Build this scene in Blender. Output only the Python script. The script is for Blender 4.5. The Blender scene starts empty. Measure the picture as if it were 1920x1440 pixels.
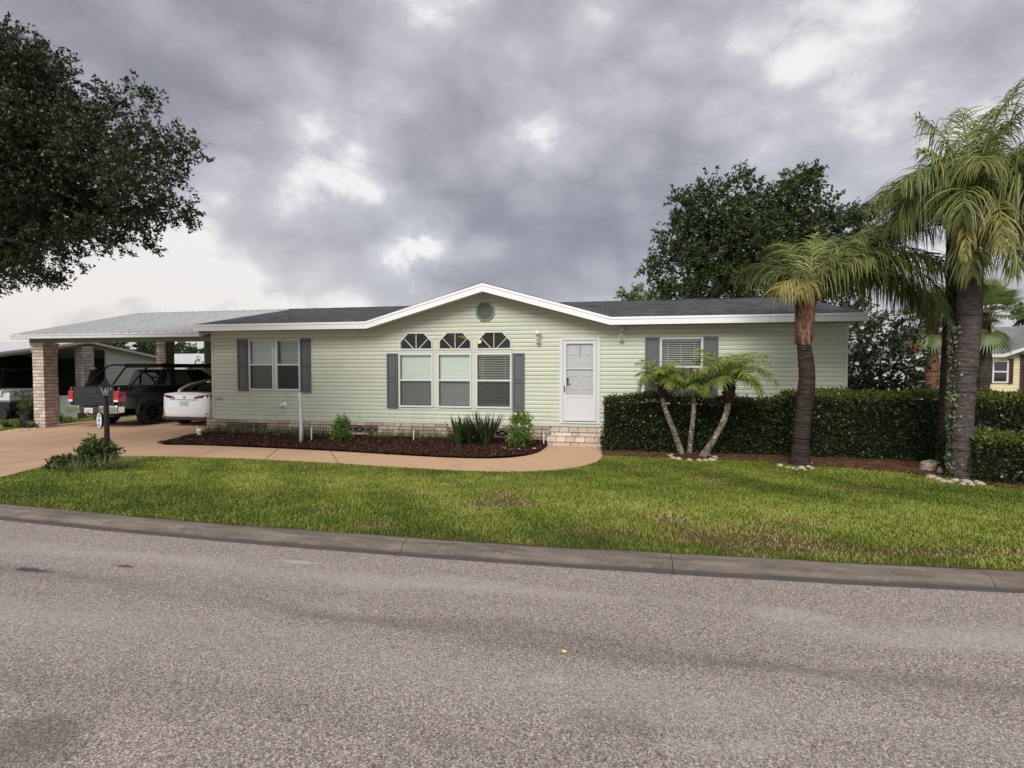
import bpy, math, random
import numpy as np
from mathutils import Vector, Matrix
R = math.radians
S = bpy.context.scene
COL = S.collection
random.seed(7); rng = np.random.default_rng(7)

# ------------------------------------------------------------------ camera, sun, sky, exposure
ZC = 1.72
F = 970.0; TH = R(11.14); PIT = math.atan(32/970)
cam = bpy.data.cameras.new('camera'); co = bpy.data.objects.new('camera', cam); COL.objects.link(co)
co.location = (0, 0, ZC); co.rotation_euler = (math.pi/2-PIT, 0, TH)
cam.sensor_width = 36; cam.lens = 36*F/1920; cam.clip_start = .05; cam.clip_end = 3000
S.camera = co
SUN_EL, SUN_AZ = R(39), R(188)          # azimuth clockwise from +Y
S.view_settings.view_transform = 'Standard'; S.view_settings.look = 'None'
S.view_settings.exposure = 1.10; S.view_settings.gamma = 1
sl = bpy.data.lights.new('sun', 'SUN'); sl.energy = 1.5; sl.angle = R(30); sl.color = (1, .965, .91)
so = bpy.data.objects.new('sun', sl); COL.objects.link(so)
sd = Vector((math.sin(SUN_AZ)*math.cos(SUN_EL), math.cos(SUN_AZ)*math.cos(SUN_EL), math.sin(SUN_EL)))
so.rotation_euler = sd.to_track_quat('Z', 'Y').to_euler(); so.location = (-10, -20, 30)

FW = Vector((-math.sin(TH)*math.cos(PIT), math.cos(TH)*math.cos(PIT), -math.sin(PIT)))
RT = Vector((math.cos(TH), math.sin(TH), 0)); UP = RT.cross(FW)
def ray(px, py): return FW + RT*((px-960)/F) + UP*(-(py-720)/F)
def at(px, py, Y):                       # measured point of the photograph -> place in the world at depth Y
    d = ray(px, py); t = Y/d.y; return Vector((d.x*t, Y, ZC+d.z*t))
def gz(px, py, z=-.18):
    d = ray(px, py); t = (z-ZC)/d.z; return Vector((d.x*t, d.y*t, z))

class NT:
    def __init__(s, tree): s.t = tree; tree.nodes.clear()
    def n(s, typ, **kw):
        nd = s.t.nodes.new(typ); ins = kw.pop('i', {})
        for k, v in kw.items(): setattr(nd, k, v)
        for k, v in ins.items():
            sock = nd.inputs[k]
            if hasattr(v, 'is_output') or isinstance(v, bpy.types.NodeSocket): s.t.links.new(v, sock)
            elif isinstance(v, (tuple, list)) and len(v) == 3 and sock.type == 'RGBA': sock.default_value = (*v, 1)
            else: sock.default_value = v
        return nd
    def math(s, op, a, b=0.0, c=0.0, clamp=False):
        return s.n('ShaderNodeMath', operation=op, use_clamp=clamp, i={0: a, 1: b, 2: c}).outputs[0]
    def vm(s, op, a, b=(0,0,0)):
        nd = s.n('ShaderNodeVectorMath', operation=op, i={0: a, 1: b}); return nd
    def mix(s, fac, a, b, blend='MIX'):
        nd = s.n('ShaderNodeMix', data_type='RGBA', blend_type=blend)
        for k, v in ((0, fac), (6, a), (7, b)):
            if isinstance(v, bpy.types.NodeSocket): s.t.links.new(v, nd.inputs[k])
            elif isinstance(v, (tuple, list)): nd.inputs[k].default_value = (*v[:3], 1)
            else: nd.inputs[k].default_value = v
        return nd.outputs[2]
    def ramp(s, fac, stops, interp='LINEAR'):
        nd = s.n('ShaderNodeValToRGB', i={0: fac}); cr = nd.color_ramp; cr.interpolation = interp
        while len(cr.elements) < len(stops): cr.elements.new(.5)
        for e, (p, c) in zip(cr.elements, stops):
            e.position = p; e.color = (*(c if isinstance(c, (tuple, list)) else (c,)*3), 1)
        return nd.outputs[0]
    def noise(s, vec, scale, detail=4, rough=.55, dist=0.0, out=0):
        return s.n('ShaderNodeTexNoise', i={'Vector': vec, 'Scale': scale, 'Detail': detail, 'Roughness': rough, 'Distortion': dist}).outputs[out]
    def sstep(s, v, a, b):
        return s.n('ShaderNodeMapRange', interpolation_type='SMOOTHSTEP', i={0: v, 1: a, 2: b, 3: 0.0, 4: 1.0}).outputs[0]

# sky: Nishita above a deck of broken rain cloud, all by direction
W = bpy.data.worlds.new('World'); S.world = W; W.use_nodes = True; W.cycles.sampling_method = 'MANUAL'; W.cycles.sample_map_resolution = 256
w = NT(W.node_tree)
tc = w.n('ShaderNodeTexCoord').outputs['Generated']
sky = w.n('ShaderNodeTexSky', sky_type='NISHITA', sun_disc=False, sun_elevation=SUN_EL, sun_rotation=SUN_AZ).outputs[0]
sep = w.n('ShaderNodeSeparateXYZ', i={0: tc}); dz = sep.outputs[2]
den = w.math('ADD', w.math('MAXIMUM', dz, 0.0), .22)
px_ = w.math('DIVIDE', sep.outputs[0], den); py_ = w.math('DIVIDE', sep.outputs[1], den)
pl = w.n('ShaderNodeCombineXYZ', i={0: px_, 1: py_, 2: w.math('MULTIPLY', dz, 1.2)}).outputs[0]
wob = w.vm('SCALE', w.noise(pl, .9, 3, .5, out=1)); wob.inputs['Scale'].default_value = .55
plw = w.vm('ADD', pl, wob.outputs[0]).outputs[0]
dv = w.vm('MULTIPLY', tc, (2.1, 2.1, 3.3)).outputs[0]
wob2 = w.vm('SCALE', w.vm('SUBTRACT', w.noise(dv, 1.3, 3, .5, out=1), (.5, .5, .5)).outputs[0]); wob2.inputs['Scale'].default_value = .22
dvw = w.vm('ADD', dv, wob2.outputs[0]).outputs[0]
n1 = w.noise(plw, .85, 4, .5)
fine = w.noise(w.vm('ADD', dvw, (7.3, 2.1, 4)).outputs[0], 3.4, 7, .62)
def bil(sc, off, smooth=.35):
    wv2 = w.vm('SCALE', w.vm('SUBTRACT', w.noise(dvw, sc*1.6, 4, .6, out=1), (.5, .5, .5)).outputs[0]); wv2.inputs['Scale'].default_value = .42/sc
    pp = w.vm('ADD', w.vm('ADD', dvw, off).outputs[0], wv2.outputs[0]).outputs[0]
    return w.n('ShaderNodeTexVoronoi', feature='SMOOTH_F1', i={'Vector': pp, 'Scale': sc, 'Smoothness': smooth}).outputs[0]
b1, b2 = bil(1.9, (3, 3, 3)), bil(5.0, (1, 5, 2), .12)
puff = w.math('ADD', w.math('MULTIPLY', w.math('SUBTRACT', .48, b1), .62), w.math('MULTIPLY', w.math('SUBTRACT', .42, b2), .44))
v = w.math('ADD', w.math('MULTIPLY', w.math('SUBTRACT', n1, .5), .6), w.math('MULTIPLY', w.math('SUBTRACT', fine, .5), .75))
v = w.math('ADD', w.math('ADD', v, puff), .64)
# broad masses of lighter and darker cloud: (px, py measured) -> direction, angular size, strength
MASS = [(1010, 400, 13, 5.5, -.30), (880, 330, 8, 6, -.10), (400, 70, 18, 8, -.26), (560, 490, 9, 3.5, -.16), (1230, 390, 10, 5, -.10), (1860, 520, 9, 6, -.14), (1050, 520, 16, 4, -.06),
        (600, 345, 9, 2.6, .33), (440, 420, 8, 3, .18), (780, 480, 3.5, 1.8, .45), (900, 470, 4, 1.6, .25), (210, 505, 13, 4.5, .45), (960, 170, 9, 4, .08), (1150, 120, 12, 5, .14), (590, 190, 5, 7, .26),
        (1740, 130, 14, 7, .12), (120, 610, 22, 5, .22), (700, 230, 9, 6, .10), (1400, 60, 18, 6, .07), (1560, 300, 14, 7, .07), (40, 20, 14, 7, -.08), (1330, 250, 9, 4, -.05), (1300, 560, 22, 2.0, -.05)]
wsep = w.noise(tc, 5.0, 5, .62, out=1)
wv = w.vm('SCALE', w.vm('SUBTRACT', wsep, (.5, .5, .5)).outputs[0]); wv.inputs['Scale'].default_value = .26
tcw = w.vm('ADD', tc, wv.outputs[0]).outputs[0]
def mass(d, sx, sy, amp, v, cvec):
    d = d.normalized(); rr = Vector((d.y, -d.x, 0)).normalized(); uu = rr.cross(d)
    a = w.math('DIVIDE', w.vm('DOT_PRODUCT', cvec, tuple(rr)).outputs['Value'], math.sin(R(sx)))
    b = w.math('DIVIDE', w.vm('DOT_PRODUCT', cvec, tuple(uu)).outputs['Value'], math.sin(R(sy)))
    q = w.math('ADD', w.math('MULTIPLY', a, a), w.math('MULTIPLY', b, b))
    g = w.math('MULTIPLY', w.math('POWER', 2.718, w.math('MULTIPLY', q, -.8)), w.math('GREATER_THAN', w.vm('DOT_PRODUCT', cvec, tuple(d)).outputs['Value'], 0.0))
    return w.math('ADD', v, w.math('MULTIPLY', g, amp))
for (mx, my, sx, sy, amp) in MASS: v = mass(ray(mx, my), sx, sy, amp, v, tcw)
v = mass(Vector((-.1, -1, .75)), 60, 45, .38, v, tc)          # bright unseen cloud added behind the camera for front light and reflections
cl = w.ramp(v, [(.05, (.25, .245, .274)), (.30, (.315, .308, .342)), (.50, (.395, .387, .422)), (.66, (.465, .457, .493)), (.82, (.56, .55, .58)), (1.0, (.86, .84, .83))])
dL = ray(150, 560).normalized()
warm = w.math('MULTIPLY', w.sstep(w.vm('DOT_PRODUCT', tc, tuple(dL)).outputs['Value'], .86, 1.0), w.sstep(dz, .33, .02))
cl = w.mix(w.math('MULTIPLY', warm, .55), cl, (.74, .66, .60))
hor = w.sstep(dz, .10, -.01)
cl = w.mix(w.math('MULTIPLY', hor, .35), cl, (.46, .46, .51))
cl = w.mix(w.sstep(dz, -.005, -.06), cl, (.16, .17, .12))
skl = w.vm('SCALE', cl); skl.inputs['Scale'].default_value = 5.0
outc = w.mix(.93, sky, skl.outputs[0])
bg = w.n('ShaderNodeBackground', i={0: outc, 1: .1})
w.n('ShaderNodeOutputWorld', i={0: bg.outputs[0]})

# ------------------------------------------------------------------ materials
def mat(name):
    m = bpy.data.materials.new(name); m.use_nodes = True; return m, NT(m.node_tree)
def finish(t, color, rough=.6, bump=None, bstr=.3, bdist=.01, metal=0.0, spec=.5, coat=0.0, extra=None):
    kw = {'Base Color': color, 'Roughness': rough, 'Metallic': metal, 'Specular IOR Level': spec, 'Coat Weight': coat}
    if extra: kw.update(extra)
    p = t.n('ShaderNodeBsdfPrincipled', i=kw)
    if bump is not None:
        b = t.n('ShaderNodeBump', i={'Strength': bstr, 'Distance': bdist, 'Height': bump})
        t.t.links.new(b.outputs[0], p.inputs['Normal'])
    t.n('ShaderNodeOutputMaterial', i={0: p.outputs[0]})
    return p
def objc(t): return t.n('ShaderNodeTexCoord').outputs['Object']
def tint(t): return t.n('ShaderNodeAttribute', attribute_name='tint').outputs['Fac']
def simple(name, c, rough=.5, var=.12, scale=8, metal=0.0, coat=0.0, bump=.0, spec=.5, tn=0.0):
    m, t = mat(name); o = objc(t)
    n = t.noise(o, scale, 5, .6)
    lo = tuple(x*(1-var) for x in c); hi = tuple(min(1, x*(1+var)) for x in c)
    c1 = t.mix(n, lo, hi)
    if tn: c1 = t.mix(1.0, c1, t.ramp(tint(t), [(0, 1-tn), (1, 1+tn if 1+tn <= 1 else 1)]), 'MULTIPLY')
    finish(t, c1, rough, n if bump else None, bump, .01, metal, spec, coat); return m
def leafmat(name, dark, mid, light, rough=.45, trans=.25, light_at=1.0):
    m, t = mat(name); o = objc(t)
    k = t.math('ADD', t.math('MULTIPLY', tint(t), .75), t.math('MULTIPLY', t.noise(o, 1.6, 3), .25))
    c = t.ramp(k, [(.12, dark), (.5, mid), (light_at, light)])
    p = t.n('ShaderNodeBsdfPrincipled', i={'Base Color': c, 'Roughness': rough, 'Specular IOR Level': .4})
    tr = t.n('ShaderNodeBsdfTranslucent', i={'Color': c})
    ms = t.n('ShaderNodeMixShader', i={0: trans, 1: p.outputs[0], 2: tr.outputs[0]})
    t.n('ShaderNodeOutputMaterial', i={0: ms.outputs[0]}); return m

M = {}
def mk_siding(name, base, dirt=(.30, .33, .24)):
    m, t = mat(name); o = objc(t)
    s = t.n('ShaderNodeMapping', i={0: o, 3: (.35, .35, 3)}).outputs[0]
    n = t.noise(s, 2.0, 5, .6); g = t.noise(o, 60, 3)
    c = t.mix(n, tuple(x*.9 for x in base), tuple(min(1, x*1.06) for x in base))
    z = t.n('ShaderNodeSeparateXYZ', i={0: o}).outputs[2]
    d = t.math('MULTIPLY', t.sstep(t.noise(o, 1.3, 5, .7), .52, .75), .30)
    c = t.mix(d, c, dirt)
    c = t.mix(1.0, c, t.ramp(tint(t), [(0, .93), (1, 1.0)]), 'MULTIPLY')
    low = t.math('MULTIPLY', t.sstep(z, .75, .25), t.sstep(t.noise(t.n('ShaderNodeMapping', i={0: o, 3: (3, 3, .6)}).outputs[0], 3, 5, .7), .42, .7))
    c = t.mix(t.math('MULTIPLY', low, .35), c, dirt)
    grain = t.noise(t.n('ShaderNodeMapping', i={0: o, 3: (6, 6, 90)}).outputs[0], 4, 3)
    finish(t, c, .48, grain, .12, .003, spec=.35); return m
M['siding'] = mk_siding('green_vinyl_siding', (.545, .573, .46))
M['siding_trim'] = simple('green_trim', (.50, .53, .42), .5, .06)
M['siding_dark'] = simple('green_shed_siding', (.16, .19, .14), .6, .1)
M['siding_white'] = mk_siding('white_siding', (.66, .65, .62), (.45, .44, .40))
M['siding_yellow'] = mk_siding('yellow_siding', (.68, .58, .38), (.5, .42, .26))
M['white'] = simple('white_paint', (.60, .60, .61), .38, .04, 5)
M['fascia'] = simple('white_fascia_metal', (.80, .79, .81), .4, .05, 2.5, bump=.02)
M['cream'] = simple('cream_plastic', (.66, .66, .55), .4, .06)
M['shutter'] = simple('slate_shutter', (.098, .098, .108), .5, .08)
M['brown_shutter'] = simple('brown_shutter', (.06, .03, .025), .5, .1)
M['black'] = simple('black_metal', (.012, .012, .013), .38, .2)
M['rubber'] = simple('tyre_rubber', (.012, .012, .013), .8, .3, 20)
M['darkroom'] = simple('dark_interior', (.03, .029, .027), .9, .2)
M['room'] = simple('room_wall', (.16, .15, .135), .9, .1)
M['blind'] = simple('blind_slat', (.66, .74, .67), .5, .05)
M['blind_dark'] = simple('blind_slat_white', (.62, .68, .58), .5, .05)
M['vent'] = simple('grey_green_vent', (.16, .19, .16), .6, .12)
M['chrome'] = simple('chrome', (.75, .75, .76), .18, .05, metal=1.0)
M['plate'] = simple('plate_white', (.6, .62, .6), .4, .1, 30)
M['ink'] = simple('black_ink', (.02, .03, .02), .5, .1)
M['pole'] = simple('pale_painted_pole', (.52, .53, .50), .5, .1)
M['pvc'] = simple('white_pvc', (.78, .78, .76), .4, .05)
M['palegreen'] = simple('pale_green_plastic', (.42, .55, .42), .45, .08)
M['box_green'] = simple('green_utility_paint', (.22, .27, .22), .5, .08)
M['tarp'] = simple('dark_cover', (.006, .006, .007), .9, .3, 6, spec=.05)

def glassmat(name, tintc, refl=.35, trans=1.0):
    m, t = mat(name)
    gl = t.n('ShaderNodeBsdfGlossy', i={'Color': (.9, .95, .95), 'Roughness': .03})
    tr = t.n('ShaderNodeBsdfTransparent', i={'Color': tintc})
    fr = t.n('ShaderNodeFresnel', i={'IOR': 1.5}).outputs[0]
    f = t.math('ADD', t.math('MULTIPLY', fr, .8), refl*.2, clamp=True)
    ms = t.n('ShaderNodeMixShader', i={0: f, 1: tr.outputs[0], 2: gl.outputs[0]})
    t.n('ShaderNodeOutputMaterial', i={0: ms.outputs[0]}); return m
M['glass'] = glassmat('window_glass', (.985, .995, .99), .1)
M['carglass'] = glassmat('tinted_car_glass', (.05, .05, .055), .25)
m, t = mat('insect_screen')
tr = t.n('ShaderNodeBsdfTransparent', i={'Color': (.9, .9, .9)}); df = t.n('ShaderNodeBsdfDiffuse', i={'Color': (.07, .075, .07)})
ms = t.n('ShaderNodeMixShader', i={0: .52, 1: tr.outputs[0], 2: df.outputs[0]}); t.n('ShaderNodeOutputMaterial', i={0: ms.outputs[0]})
M['screen'] = m
def emit(name, c, s):
    m, t = mat(name); e = t.n('ShaderNodeEmission', i={0: c, 1: s}); t.n('ShaderNodeOutputMaterial', i={0: e.outputs[0]}); return m
M['lampglow'] = emit('lit_lamp_shade', (1, .62, .22), 1.0)
M['wood_lit'] = simple('fan_wood_lit', (.90, .72, .16), .5, .2)  # yellow brightened so the blades look lit by the fan lamp

# shingles
def mk_shingle(name, dark, light, lap=.13):
    m, t = mat(name); o = objc(t)
    sp = t.n('ShaderNodeSeparateXYZ', i={0: o})
    vv = t.n('ShaderNodeCombineXYZ', i={0: sp.outputs[0], 1: sp.outputs[1], 2: 0.0}).outputs[0]
    br = t.n('ShaderNodeTexBrick', offset=.5, offset_frequency=2, squash=1.0, i={'Vector': vv, 'Color1': (0, 0, 0), 'Color2': (1, 1, 1), 'Mortar': (.0, .0, .0), 'Scale': 1.0, 'Mortar Size': .008, 'Brick Width': .24, 'Row Height': lap})
    tone = t.math('ADD', t.math('MULTIPLY', br.outputs[0], .35), t.math('MULTIPLY', t.noise(t.n('ShaderNodeMapping', i={0: o, 3: (1, 4, 1)}).outputs[0], 3.2, 6, .7), .65))
    c = t.ramp(tone, [(.15, dark), (.85, light)])
    gr = t.noise(o, 180, 2)
    c = t.mix(.5, c, t.ramp(gr, [(.3, .55), (.7, 1.0)]), 'MULTIPLY')
    row = t.math('FRACT', t.math('DIVIDE', sp.outputs[1], lap))
    h = t.math('ADD', t.math('MULTIPLY', row, -.7), t.math('MULTIPLY', br.outputs[1], -.5))
    finish(t, c, .9, t.math('ADD', h, t.math('MULTIPLY', gr, .2)), .8, .012, spec=.2); return m
M['shingle'] = mk_shingle('charcoal_shingle', (.012, .013, .015), (.15, .155, .165))
M['shingle_grey'] = mk_shingle('grey_shingle', (.15, .155, .155), (.32, .32, .31))
m, t = mat('ribbed_metal_roof'); o = objc(t)
sp = t.n('ShaderNodeSeparateXYZ', i={0: o})
c = t.mix(t.noise(t.n('ShaderNodeMapping', i={0: o, 3: (3, .6, 1)}).outputs[0], 1.5, 6, .65), (.44, .44, .44), (.66, .66, .65))
c = t.mix(t.sstep(t.noise(o, 6, 5, .7), .56, .7), c, (.33, .33, .32))
finish(t, c, .45, spec=.4); M['metalroof'] = m
M['gutter'] = simple('grey_white_trim', (.58, .58, .58), .45, .12, 3)

# brick (per-brick tint)
def mk_brick(name, stops, mott=.5):
    m, t = mat(name); o = objc(t)
    c = t.ramp(tint(t), stops)
    n = t.noise(o, 22, 6, .7); n2 = t.noise(o, 5, 5, .7)
    c = t.mix(t.math('MULTIPLY', t.sstep(n, .48, .72), mott), c, (.10, .085, .075))
    c = t.mix(t.math('MULTIPLY', t.sstep(n2, .52, .75), .4), c, (.20, .17, .15))
    finish(t, c, .85, n, .5, .012, spec=.2); return m
M['brick'] = mk_brick('tan_pink_brick', [(0, (.43, .345, .29)), (.35, (.53, .435, .37)), (.7, (.60, .505, .435)), (1, (.67, .575, .49))], .35)
M['brick_dark'] = mk_brick('weathered_brick', [(0, (.30, .225, .18)), (.35, (.42, .335, .28)), (.7, (.52, .42, .355)), (1, (.62, .51, .42))], .7)
M['brick_grey'] = mk_brick('pale_brick', [(0, (.40, .37, .34)), (1, (.60, .57, .52))], .3)
M['mortar'] = simple('brown_mortar', (.045, .03, .024), .95, .25, 20)
M['block'] = simple('brown_grey_block', (.20, .165, .15), .9, .25, 14, bump=.3)

# asphalt
m, t = mat('worn_asphalt'); o = objc(t)
vo = t.n('ShaderNodeTexVoronoi', feature='F1', i={'Vector': o, 'Scale': 165.0})
grain = t.n('ShaderNodeSeparateColor', i={0: vo.outputs['Color']}).outputs[0]
c = t.ramp(grain, [(0, (.045, .038, .033)), (.35, (.175, .145, .125)), (.70, (.385, .322, .285)), (.92, (.62, .535, .475)), (1, (.88, .80, .72))])
vo2 = t.n('ShaderNodeTexVoronoi', feature='F1', i={'Vector': o, 'Scale': 92.0})
g2 = t.n('ShaderNodeSeparateColor', i={0: vo2.outputs['Color']}).outputs[1]
c = t.mix(.35, c, t.ramp(g2, [(0, (.09, .077, .07)), (1, (.48, .41, .375))]))
sx = t.n('ShaderNodeMapping', i={0: o, 3: (.28, 1.0, 1)}).outputs[0]
big = t.noise(sx, 1.1, 5, .55, .6); mid = t.noise(o, 7, 5, .65)
c = t.mix(t.math('MULTIPLY', t.sstep(big, .42, .70), .13), c, (.075, .066, .06))
c = t.mix(t.math('MULTIPLY', t.sstep(t.noise(t.vm('ADD', sx, (9, 4, 0)).outputs[0], 1.7, 5, .6, .5), .55, .78), .42), c, (.50, .47, .44))
c = t.mix(t.math('MULTIPLY', t.sstep(mid, .5, .8), .12), c, (.09, .08, .072))
sy = t.n('ShaderNodeSeparateXYZ', i={0: o})
# long tyre-worn darker bands that follow the street, wavering
def band(yc, slope, wdt, amt, col, c):
    yy = t.math('SUBTRACT', sy.outputs[1], t.math('ADD', t.math('MULTIPLY', sy.outputs[0], slope), yc))
    yy = t.math('ADD', yy, t.math('MULTIPLY', t.math('SUBTRACT', t.noise(sx, 1.5, 4, .6), .5), .8))
    q = t.math('DIVIDE', yy, wdt); q = t.math('POWER', 2.718, t.math('MULTIPLY', t.math('MULTIPLY', q, q), -1))
    q = t.math('MULTIPLY', q, t.sstep(t.noise(t.vm('ADD', sx, (2, 7, 0)).outputs[0], 1.2, 3), .3, .6))
    return t.mix(t.math('MULTIPLY', q, amt), c, col)
c = band(3.25, -.04, .11, .38, (.06, .052, .047), c)
c = band(2.1, -.05, .22, .16, (.06, .055, .05), c)
c = band(3.95, -.02, .16, .34, (.50, .47, .44), c)
c = band(2.75, -.03, .2, .25, (.46, .43, .40), c)
def spot(x, y, rx, ry, amt, col, c):
    dx = t.math('DIVIDE', t.math('SUBTRACT', sy.outputs[0], x), rx); dy = t.math('DIVIDE', t.math('SUBTRACT', sy.outputs[1], y), ry)
    q = t.math('ADD', t.math('MULTIPLY', dx, dx), t.math('MULTIPLY', dy, dy))
    q = t.math('ADD', q, t.math('MULTIPLY', t.math('SUBTRACT', t.noise(o, 9, 4, .7), .5), 2.2))
    return t.mix(t.math('MULTIPLY', t.sstep(q, 1.3, .1), amt), c, col)
for (sxp, syp, rx, ry, amt, col) in [(60, 1062, .22, .05, .8, (.03, .028, .028)), (235, 1052, .1, .035, .8, (.03, .028, .028)), (560, 1042, .25, .04, .35, (.6, .58, .55)), (1480, 1140, .35, .14, .24, (.62, .6, .57)), (1030, 1275, .10, .03, .15, (.6, .57, .53)), (60, 1400, .3, .22, .5, (.05, .045, .04)), (1150, 1360, .3, .12, .22, (.05, .045, .04))]:
    p = gz(sxp, syp, -.02); c = spot(p.x, p.y, rx, ry, amt, col, c)
finish(t, c, .82, t.math('ADD', grain, t.math('MULTIPLY', g2, .5)), .55, .004, spec=.3); M['asphalt'] = m

m, t = mat('stained_concrete_kerb'); o = objc(t)
n = t.noise(t.n('ShaderNodeMapping', i={0: o, 3: (.5, 3, 3)}).outputs[0], 3.5, 6, .7)
c = t.ramp(n, [(.25, (.07, .058, .048)), (.5, (.15, .125, .105)), (.78, (.26, .215, .175))])
c = t.mix(t.sstep(t.noise(o, 30, 5, .7), .55, .72), c, (.24, .20, .165))
finish(t, c, .85, t.noise(o, 70, 4, .7), .4, .005, spec=.25); M['kerb'] = m

def mk_conc(name, a, b, stain=(.28, .2, .15)):
    m, t = mat(name); o = objc(t)
    n = t.noise(o, .8, 6, .62, .4)
    c = t.mix(n, a, b)
    c = t.mix(t.math('MULTIPLY', t.sstep(t.noise(t.n('ShaderNodeMapping', i={0: o, 3: (1, .35, 1)}).outputs[0], 1.6, 5, .7), .46, .70), .65), c, stain)
    c = t.mix(t.math('MULTIPLY', t.sstep(t.noise(o, 24, 5, .7), .56, .75), .25), c, tuple(x*.6 for x in stain))
    finish(t, c, .75, t.noise(o, 90, 3), .25, .003, spec=.3); return m
M['drive'] = mk_conc('peach_stained_concrete', (.47, .30, .185), (.58, .385, .248), (.31, .23, .18))
M['path'] = mk_conc('peach_walk_concrete', (.47, .30, .178), (.56, .37, .228), (.42, .28, .2))

m, t = mat('lawn_soil'); o = objc(t)
c = t.mix(t.noise(o, 2, 5), (.055, .075, .018), (.10, .12, .03)); c = t.mix(t.sstep(t.noise(o, 14, 5, .7), .5, .65), c, (.07, .05, .028))
finish(t, c, .95, t.noise(o, 40, 4), .8, .03, spec=.1); M['lawnground'] = m
m, t = mat('far_lawn'); o = objc(t)
c = t.mix(t.noise(o, .4, 5), (.085, .15, .022), (.14, .21, .045)); c = t.mix(t.sstep(t.noise(o, 8, 5, .7), .5, .75), c, (.06, .09, .018))
finish(t, c, .95, t.noise(o, 14, 4), .8, .05, spec=.1); M['farlawn'] = m
m, t = mat('red_brown_mulch'); o = objc(t)
c = t.ramp(tint(t), [(0, (.018, .009, .007)), (.5, (.06, .024, .017)), (.9, (.13, .055, .038)), (1, (.26, .17, .13))])
finish(t, c, .9, t.noise(o, 50, 4), .5, .01, spec=.15); M['mulch'] = m
m, t = mat('bare_brown_soil'); o = objc(t)
c = t.ramp(t.noise(o, 5, 6, .65), [(.3, (.07, .035, .02)), (.55, (.15, .078, .045)), (.75, (.24, .14, .085))])
c = t.mix(t.sstep(t.noise(o, 45, 4, .7), .55, .7), c, (.06, .04, .025))
finish(t, c, .95, t.noise(o, 30, 5, .7), 1.0, .03, spec=.1); M['soil'] = m

M['grass'] = leafmat('lawn_grass_blade', (.09, .145, .012), (.245, .30, .035), (.47, .49, .11), .5, .3)
M['grass_dry'] = leafmat('dry_grass_blade', (.20, .12, .05), (.45, .29, .13), (.70, .54, .30), .6, .25)
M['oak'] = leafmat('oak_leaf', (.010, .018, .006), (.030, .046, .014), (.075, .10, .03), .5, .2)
M['oak_mid'] = leafmat('oak_leaf_mid', (.020, .034, .010), (.048, .072, .02), (.11, .15, .04), .5, .25)  # lighter leaf tone of the oak behind the house
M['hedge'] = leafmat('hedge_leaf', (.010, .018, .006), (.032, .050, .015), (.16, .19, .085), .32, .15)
M['hedge_top'] = leafmat('hedge_leaf_top', (.06, .075, .012), (.13, .15, .022), (.26, .27, .05), .4, .3)  # new growth colour, with the skylight on hedge tops put into it
M['magnolia'] = leafmat('magnolia_leaf', (.012, .018, .008), (.026, .038, .014), (.07, .09, .04), .38, .08)
M['queen'] = leafmat('queen_palm_leaflet', (.05, .07, .015), (.135, .16, .04), (.34, .36, .11), .42, .25)
M['queen_yellow'] = leafmat('yellow_palm_leaflet', (.11, .105, .03), (.27, .25, .07), (.50, .45, .16), .45, .35)
M['pygmy'] = leafmat('pygmy_palm_leaflet', (.07, .12, .015), (.20, .27, .045), (.42, .47, .13), .4, .3)
M['frond_dead'] = leafmat('dead_palm_leaflet', (.45, .28, .2), (.62, .42, .3), (.75, .6, .48), .6, .2)
M['sabal'] = leafmat('sabal_leaf', (.06, .09, .02), (.15, .20, .06), (.34, .38, .16), .45, .25)
M['bushlight'] = leafmat('light_shrub_leaf', (.04, .09, .012), (.12, .21, .03), (.34, .44, .07), .4, .3)
M['bushmid'] = leafmat('shrub_leaf', (.03, .055, .014), (.08, .12, .032), (.20, .26, .085), .4, .25)
M['sword'] = leafmat('sword_leaf', (.018, .032, .010), (.048, .072, .024), (.14, .18, .07), .35, .15)
M['strap'] = leafmat('strappy_leaf', (.06, .075, .025), (.16, .185, .06), (.34, .36, .15), .45, .25)
M['ivy'] = leafmat('ivy_leaf', (.05, .07, .03), (.15, .18, .08), (.36, .40, .24), .4, .2)
M['fartree'] = leafmat('distant_leaf', (.02, .035, .014), (.05, .075, .03), (.10, .13, .055), .6, .2)
M['core'] = simple('dark_core', (.014, .014, .008), .95, .3, 10)  # near-black filling for hedge cores, joint gaps and beds
def mk_bark(name, a, b, lich=None, amt=.5, ring=0):
    m, t = mat(name); o = objc(t)
    st = t.n('ShaderNodeMapping', i={0: o, 3: (1, 1, .25)}).outputs[0] if not ring else t.n('ShaderNodeMapping', i={0: o, 3: (.35, .35, 4)}).outputs[0]
    n = t.noise(st, 14, 6, .7); c = t.mix(t.sstep(n, .35, .68), a, b)
    if lich: c = t.mix(t.math('MULTIPLY', t.sstep(t.noise(o, 16, 6, .75), .5, .62), amt), c, lich)
    finish(t, c, .9, n, .8, .02, spec=.15); return m
M['bark'] = mk_bark('oak_bark', (.03, .024, .02), (.09, .072, .06))
M['palmbark'] = mk_bark('dark_palm_bark', (.016, .012, .010), (.066, .048, .042), (.12, .12, .10), .18, 1)
M['palmbark_grey'] = mk_bark('grey_palm_bark', (.035, .028, .026), (.13, .105, .098), (.20, .19, .17), .30, 1)
M['husk'] = mk_bark('red_brown_husk', (.07, .028, .02), (.30, .16, .115), (.42, .30, .24), .3)
M['pygbark'] = mk_bark('lichen_palm_bark', (.06, .045, .032), (.17, .13, .095), (.40, .44, .35), .75)
M['pyghead'] = mk_bark('dark_fibre', (.015, .009, .007), (.06, .032, .025))
M['stem_red'] = mk_bark('rust_palm_trunk', (.09, .045, .03), (.20, .10, .065))
M['rock'] = None
m, t = mat('pale_limestone'); o = objc(t)
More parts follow.
